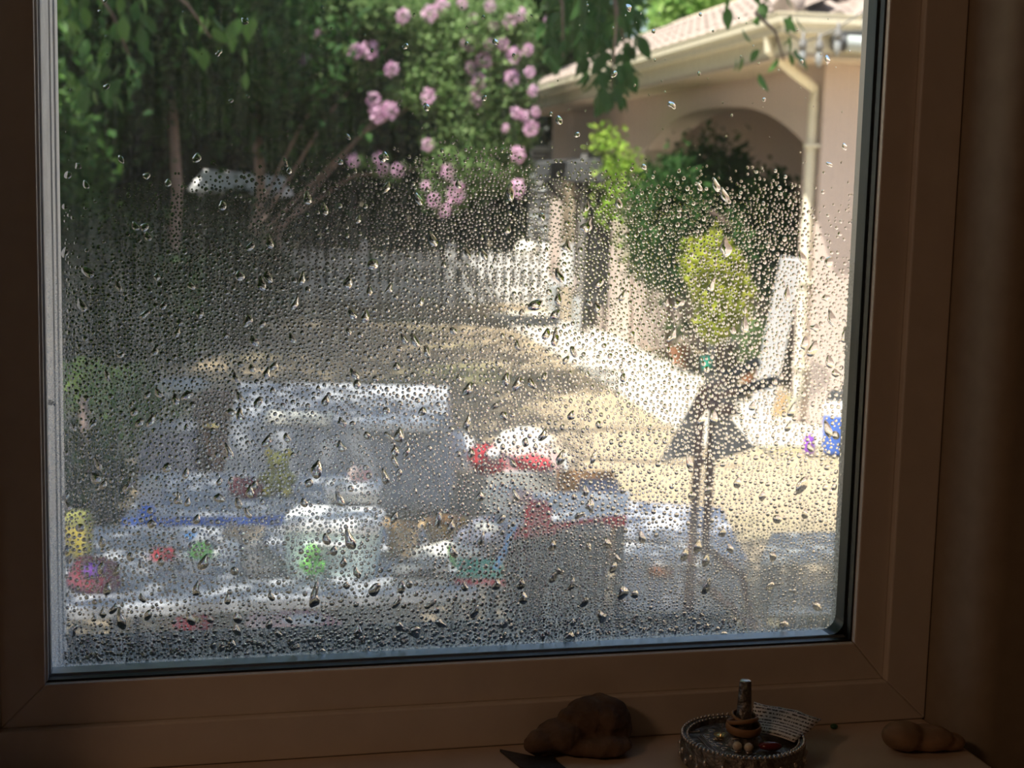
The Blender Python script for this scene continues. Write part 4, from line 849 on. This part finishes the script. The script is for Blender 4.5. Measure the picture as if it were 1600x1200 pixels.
def heap(nm, label, cat, rect, z, dep, m, m2=None, n=6):
    p, wd, h = pos(rect, z); mb = MB()
    for k in range(n):
        r = random.uniform(.22, .34); mb.ball((random.uniform(-.28, .28) * wd, dep * random.uniform(-.1, .4), h * random.uniform(.2, .6)), (wd * r, dep * r * 1.1, h * random.uniform(.25, .38)), 14, 10)
    mb.ball((0, dep * .2, h * .22), (wd * .5, dep * .45, h * .24), 18, 10)
    e = empty(nm, p, 0, label, cat); o = mb.build('heap', m, e, True); r_ = o.modifiers.new('r', 'REMESH'); r_.mode = 'VOXEL'; r_.voxel_size = max(.012, wd / 40); r_.use_smooth_shade = True
    tx = bpy.data.textures.new(nm, 'CLOUDS'); tx.noise_scale = wd * .14; d = o.modifiers.new('d', 'DISPLACE'); d.texture = tx; d.strength = h * .16
    if m2: o2 = MB().ball((wd * .1, -dep * .05, h * .62), (wd * .22, dep * .2, h * .2), 14, 10, .06).build('fold', m2, e, True)
    return e
def round_(nm, label, cat, rect, z, prof, m, parts=(), group=None):
    p, wd, h = pos(rect, z); e = empty(nm, p, 0, label, cat, group); r = wd / 2
    MB().lathe([(a * r, b * h) for a, b in prof], n=24).build('body', m, e, True, auto=True)
    for nm2, pr2, m2 in parts: MB().lathe([(a * r, b * h) for a, b in pr2], n=24).build(nm2, m2, e, True, auto=True)
    return e
def plush(label, rect, z, m, m2):
    p, wd, h = pos(rect, z); e = empty('plush_toy', p, 0, label, 'toy'); r = wd / 2
    MB().ball((0, 0, h * .33), (r * .75, r * .6, h * .34), 16, 10).build('body', m, e, True); hd = MB().ball((0, -.01, h * .76), (r * .55, r * .5, h * .25), 16, 10).build('head', m, e, True)
    for s_ in (-1, 1): MB().ball((s_ * r * .45, 0, h * .95), (r * .2, r * .12, h * .12), 10, 8).build('ear', m2, hd, True); MB().ball((s_ * r * .7, -r * .3, h * .4), (r * .25, r * .22, h * .12), 10, 8).build('arm', m, e, True); MB().ball((s_ * r * .5, -r * .55, h * .1), (r * .26, r * .32, h * .11), 10, 8).build('leg', m2, e, True)
    return e
bowl = [(.55, 0), (.62, .1), (1, .95), (1.03, 1), (.97, 1), (.9, .9), (.5, .2), (0, .18)]; jar = [(.9, 0), (1, .05), (1, .75), (.7, .88), (.7, 1), (0, 1)]
# behind and left
boxy('wooden_cabinet', 'narrow dark brown wooden cabinet left of the blue grey cloth', 'cabinet', (300, 362, 606, 760), 0, .34, M['dbrown'], M['dbrown'], M['brass'])
boxy('storage_box', 'lilac grey storage box left of the dark brown cabinet', 'box', (212, 298, 652, 770), 0, .36, M['lilac'], M['cloth'])
heap('tarp', 'shaded grey tarp heaped on the ground at the far left', 'tarp', (230, 330, 585, 625), 0, .5, M['lgrey'])
boxy('sun_patch', 'bright white slab standing for a sun patch on the right end of the blue grey cloth', 'linen', (560, 684, 648, 674), .762, .20, M['white'])  # white slabs added as the sun dapples on the cloth
boxy('sun_patch', 'white slab standing for a sun patch on the left end of the blue grey cloth', 'linen', (410, 520, 640, 664), .762, .16, M['cream2'])
plank('wooden_stake', grd(688, 720) + [0, 0, .0], at(693, 636, grd(688, 720)[1]), .09, .03, M['dbrown'], 'short brown board standing at the right end of the back table', M['dbrown'])
# on the middle table
plush('olive plush toy sitting on the middle sale table', (402, 468, 702, 772), .62, M['olive'], M['yellow'])
heap('crimson_cloth', 'crimson cloth bundle on the middle sale table', 'cloth', (352, 414, 738, 776), .62, .14, M['crimson'])
e = boxy('printer', 'white desktop printer on the right end of the middle table', 'printer', (508, 590, 752, 802), .62, .20, M['cream2'], M['white']); 
MB().box((-.08, -.125, .03), (.08, -.095, .045)).build('paper_slot', M['dgrey'], e); MB().ball((.02, .02, .14), (.05, .04, .035), 12, 8).build('paper_bundle', M['pink'], e, True)
boxy('pale_box', 'small pale grey box on the left end of the middle table', 'box', (215, 252, 750, 790), .62, .12, M['cloth'], M['lgrey'])
round_('blue_cup', 'small vivid blue cup at the left edge of the middle table', 'cup', (216, 242, 788, 812), .62, jar, M['blue'])
# on the front table
boxy('storage_bin', 'large pale mint plastic bin on the front sale table', 'bin', (440, 590, 800, 902), .72, .24, M['mint'], M['white'], M['white'])
plush('lime green plush toy leaning on the mint bin', (466, 512, 846, 904), .72, M['lime'], M['mint'])
boxy('cardboard_box', 'open cardboard box right of the mint plastic bin', 'box', (604, 652, 812, 872), .72, .12, M['card'], flaps=True)
round_('wicker_basket', 'yellow wicker basket with a brown bowl in it', 'basket', (655, 732, 812, 850), .72, bowl, M['wicker'], (('bowl', [(.3, .5), (.7, 1.1), (.66, 1.1), (0, .6)], M['orange']),))
boxy('grey_case', 'flat grey plastic case with a dark stripe on the front table', 'case', (610, 702, 872, 918), .72, .10, M['lgrey'], None, M['dgrey'], hh=.07, band=M['dgrey'])
heap('clear_bags', 'pale crumpled plastic bags beside the cardboard box', 'bag', (645, 745, 838, 872), .72, .12, M['cream2'])
e = boxy('toy_tray', 'teal toy tray with red base and blue arm on the front table', 'toy', (712, 786, 868, 912), .72, .14, M['teal'], hh=.045); MB().box((-.08, -.085, -.0), (.08, -.07, .016)).build('red_base', M['red'], e); MB().beam((.05, 0, .03), (.11, .03, .17), .018, .012).build('blue_arm', M['sblue'], e); MB().beam((-.08, 0, .03), (-.10, .02, .10), .016, .012).build('green_arm', M['lime'], e)
heap('white_cloth', 'white cloth heap spilling over the right end of the front table', 'cloth', (700, 800, 800, 860), .72, .18, M['lilac'], M['cream2'])
round_('white_bowl', 'white bowl holding a lime green ball on the front table', 'bowl', (282, 346, 866, 894), .72, bowl, M['white'], (('ball', [(.1, .3), (.5, .7), (.62, 1.2), (.4, 1.7), (0, 1.85)], M['lime']),))
round_('white_plate_stack', 'stack of white plates holding a red cup on the front table', 'plates', (222, 288, 868, 888), .72, bowl, M['white'], (('red_cup', [(.5, .3), (.6, 1.5), (.5, 1.5), (0, .5)], M['red']),))
round_('white_cup', 'white cup behind the dark bag on the front table', 'cup', (346, 374, 842, 868), .72, jar, M['white'])
heap('dark_bag', 'dark grey bag slumped left of the mint bin', 'bag', (372, 446, 838, 902), .72, .16, M['mgrey'])
heap('maroon_cloth', 'maroon cloth bundle at the left end of the front table', 'cloth', (98, 182, 864, 925), .72, .18, M['crimson'], M['purple'])
boxy('yellow_box', 'yellow box behind the maroon cloth at the left glass edge', 'box', (98, 134, 806, 872), .72, .10, M['yellow'], M['olive'])
boxy('flat_crate', 'tan shallow crate behind the white cup on the front table', 'crate', (345, 408, 822, 850), .72, .12, M['beige'])
heap('blue_bag', 'pale blue bag behind the white plates', 'bag', (262, 330, 822, 858), .72, .14, M['cloth'], M['sblue'])
# under and beyond the front table, on the sunny ground
heap('pink_laundry', 'pale pink and white laundry lying on the sunny ground under the front table', 'laundry', (380, 540, 952, 988), 0, .3, M['pink'], M['white'])
heap('red_cloth', 'red cloth lying on the ground under the front table', 'cloth', (268, 330, 958, 986), 0, .2, M['red'], M['yellow'])
# right of the back table
heap('white_bag', 'round white plastic bag left of the red toys', 'bag', (690, 745, 662, 742), .25, .3, M['white'])
heap('white_sack', 'large bright white sack behind the red toys', 'bag', (742, 862, 648, 742), .15, .4, M['cream2'], M['white'])
heap('red_toys', 'red plush toys piled before the white sack', 'toys', (734, 792, 690, 742), .35, .25, M['red'], M['white'])
heap('patterned_clothes', 'pinkish brown patterned clothes heaped on the ground', 'clothes', (735, 890, 690, 776), .05, .5, M['pink'], M['red'], 9)
heap('brown_sack', 'brown sack behind the patterned clothes', 'bag', (820, 912, 665, 770), 0, .35, M['beige'])
boxy('clothes_crate', 'grey crate holding the piled clothes and sacks', 'crate', (680, 890, 742, 800), 0, .7, M['lgrey'], hh=.25)
round_('red_can', 'red can standing on the small white table', 'can', (818, 862, 782, 822), .60, jar, M['red'])
heap('striped_linen', 'white linen with green and red spots on the small table', 'linen', (752, 850, 752, 806), .60, .25, M['cream2'], M['pink'])
boxy('linen_stack', 'flat white linen stack at the right end of the small table', 'linen', (872, 968, 776, 796), .60, .14, M['white'], hh=.045)
boxy('grey_flat_box', 'flat lilac grey box at the far right corner of the small table', 'box', (905, 968, 752, 774), .60, .12, M['lilac'], hh=.05)
boxy('brown_carton', 'brown carton tucked under the right end of the small table', 'box', (868, 962, 800, 880), .0, .4, M['orange'], hh=.42)
boxy('lidded_bin', 'big dark grey lidded bin standing near the glass', 'bin', (782, 948, 842, 1040), 0, .45, M['dgrey'], M['mgrey'], M['black'], hh=.56)
# cooler with an open lid
e = boxy('cooler', 'pale lilac white cooler box with brown handle and open lid', 'cooler', (966, 1168, 868, 958), 0, .50, M['navy'], None, None, hh=.27)
MB().beam((-.17, -.262, .20), (-.06, -.262, .19), .03, .035).build('handle', M['terra'], e, bevel=.004); o = MB().box((-.29, 0, -.02), (.29, .42, .025)).build('lid', M['navy'], e, bevel=.01); o.location = (0, .1, .27); o.rotation_euler = (.16, .06, .05)
MB().box((-.285, -.258, .22), (.285, .25, .245)).build('rim', M['white'], e, bevel=.004)
# brown steel frame with black grips
b0 = grd(1080, 958); D0 = b0[1]; e = empty('steel_frame_stand', b0, 0, 'rusty brown steel upright frame with two black grips and grey cloth panels', 'stand')
w_ = lambda x, y, dd=0: at(x, y, D0 + dd)
for nm, a, b, r in (('upright', w_(1074, 960), w_(1098, 602), .022), ('upright', w_(1096, 955, .08), w_(1116, 612, .08), .022), ('brace', w_(1100, 852, .04), w_(1160, 900, -.12), .018), ('brace', w_(1092, 905, .02), w_(1176, 980, -.30), .018), ('foot', w_(1158, 895, -.12), w_(1180, 984, -.30), .018), ('crossbar', w_(1078, 900), w_(1100, 900, .08), .016), ('crossbar', w_(1090, 720), w_(1110, 720, .08), .016)):
    lb(MB().tube([a, b], r, 8), nm, M['brown'], e, smooth=True, auto=True)
for a, b in ((w_(1110, 622), w_(1216, 594, -.1)), (w_(1100, 612, .1), w_(1184, 566, .2))):
    lb(MB().tube([a, a + (b - a) * .45], .016, 8), 'handlebar', M['brown'], e, smooth=True, auto=True); lb(MB().tube([a + (b - a) * .4, b], [.026, .028], 10), 'grip', M['black'], e, smooth=True, auto=True)
lb(MB().tube([w_(1085, 625), w_(1140, 640), w_(1150, 640)], .03, 8), 'hub', M['brown'], e, smooth=True, auto=True)
for pg in ([(1088, 618), (1030, 722), (1092, 712)], [(1118, 622), (1180, 700), (1112, 722)]):
    q = [w_(x, y, .04) for x, y in pg]; q2 = [p + [0, .012, 0] for p in q]; lb(MB().add(q + q2, [(0, 1, 2), (5, 4, 3), (0, 3, 4, 1), (1, 4, 5, 2), (2, 5, 3, 0)]), 'cloth_panel', M['panel'], e)
lb(MB().tube([w_(1150, 640), w_(1162, 668), w_(1185, 694), w_(1212, 718)], .006, 6), 'cord', M['lgrey'], e, smooth=True)
# low table at the right
q = [grd(x, y, .40) for x, y in ((1188, 872), (1400, 868), (1400, 828), (1205, 832))]; c = sum(q) / 4; e = empty('low_table', (c[0], c[1], 0), 0, 'low grey green side table in shade at the right glass edge', 'table')
lb(prism(q, .365, .40), 'tabletop', M['lgrey'], e, bevel=.006); lb(prism([c + (p - c) * .86 for p in q], .13, .155), 'shelf', M['lgrey'], e, bevel=.004)
for x, y in ((1197, 866), (1240, 866), (1392, 862), (1215, 838), (1385, 834)): p = grd(x, y, .37); lb(MB().box((-.018, -.018, 0), (.018, .018, .37), M=Matrix.Translation((p[0], p[1], 0))), 'leg', M['mgrey'], e)
# along the walk by the house
round_('water_jug', 'blue and white water jug with a dark lid by the house wall', 'jug', (1283, 1330, 606, 706), .03, [(.95, 0), (1, .04), (1, .62), (0, .62)], M['blue'], (('shoulder', [(1, .60), (1.02, .64), (1, .76), (.75, .84), (0, .84)], M['white']), ('lid', [(.8, .82), (.82, .88), (.6, .98), (.2, 1), (0, 1)], M['dgrey'])))
round_('purple_bottle', 'small purple bottle left of the blue water jug', 'bottle', (1254, 1273, 668, 708), .03, [(.9, 0), (1, .05), (1, .62), (.5, .76), (.5, .8), (0, .8)], M['purple'], (('cap', [(.5, .8), (.5, 1), (0, 1)], M['white']),))
boxy('tan_carton', 'small tan carton between the leaning board and the downspout', 'box', (1202, 1228, 606, 652), .03, .14, M['card'], M['beige'])
round_('teal_pail', 'small teal pail on the porch edge below the shrub', 'pail', (1094, 1114, 556, 586), .03, bowl, M['teal'])
p = grd(1145, 580); e = empty('white_bench', (p[0], p[1], 0), 0, 'narrow white bench on the porch behind the black grips', 'bench'); MB().box((-.26, 0, .30), (.26, .2, .34)).build('seat', M['white'], e, bevel=.005)
for x in (-.22, .22): MB().box((x - .03, .02, 0), (x + .03, .18, .30)).build('leg', M['greyw'], e)
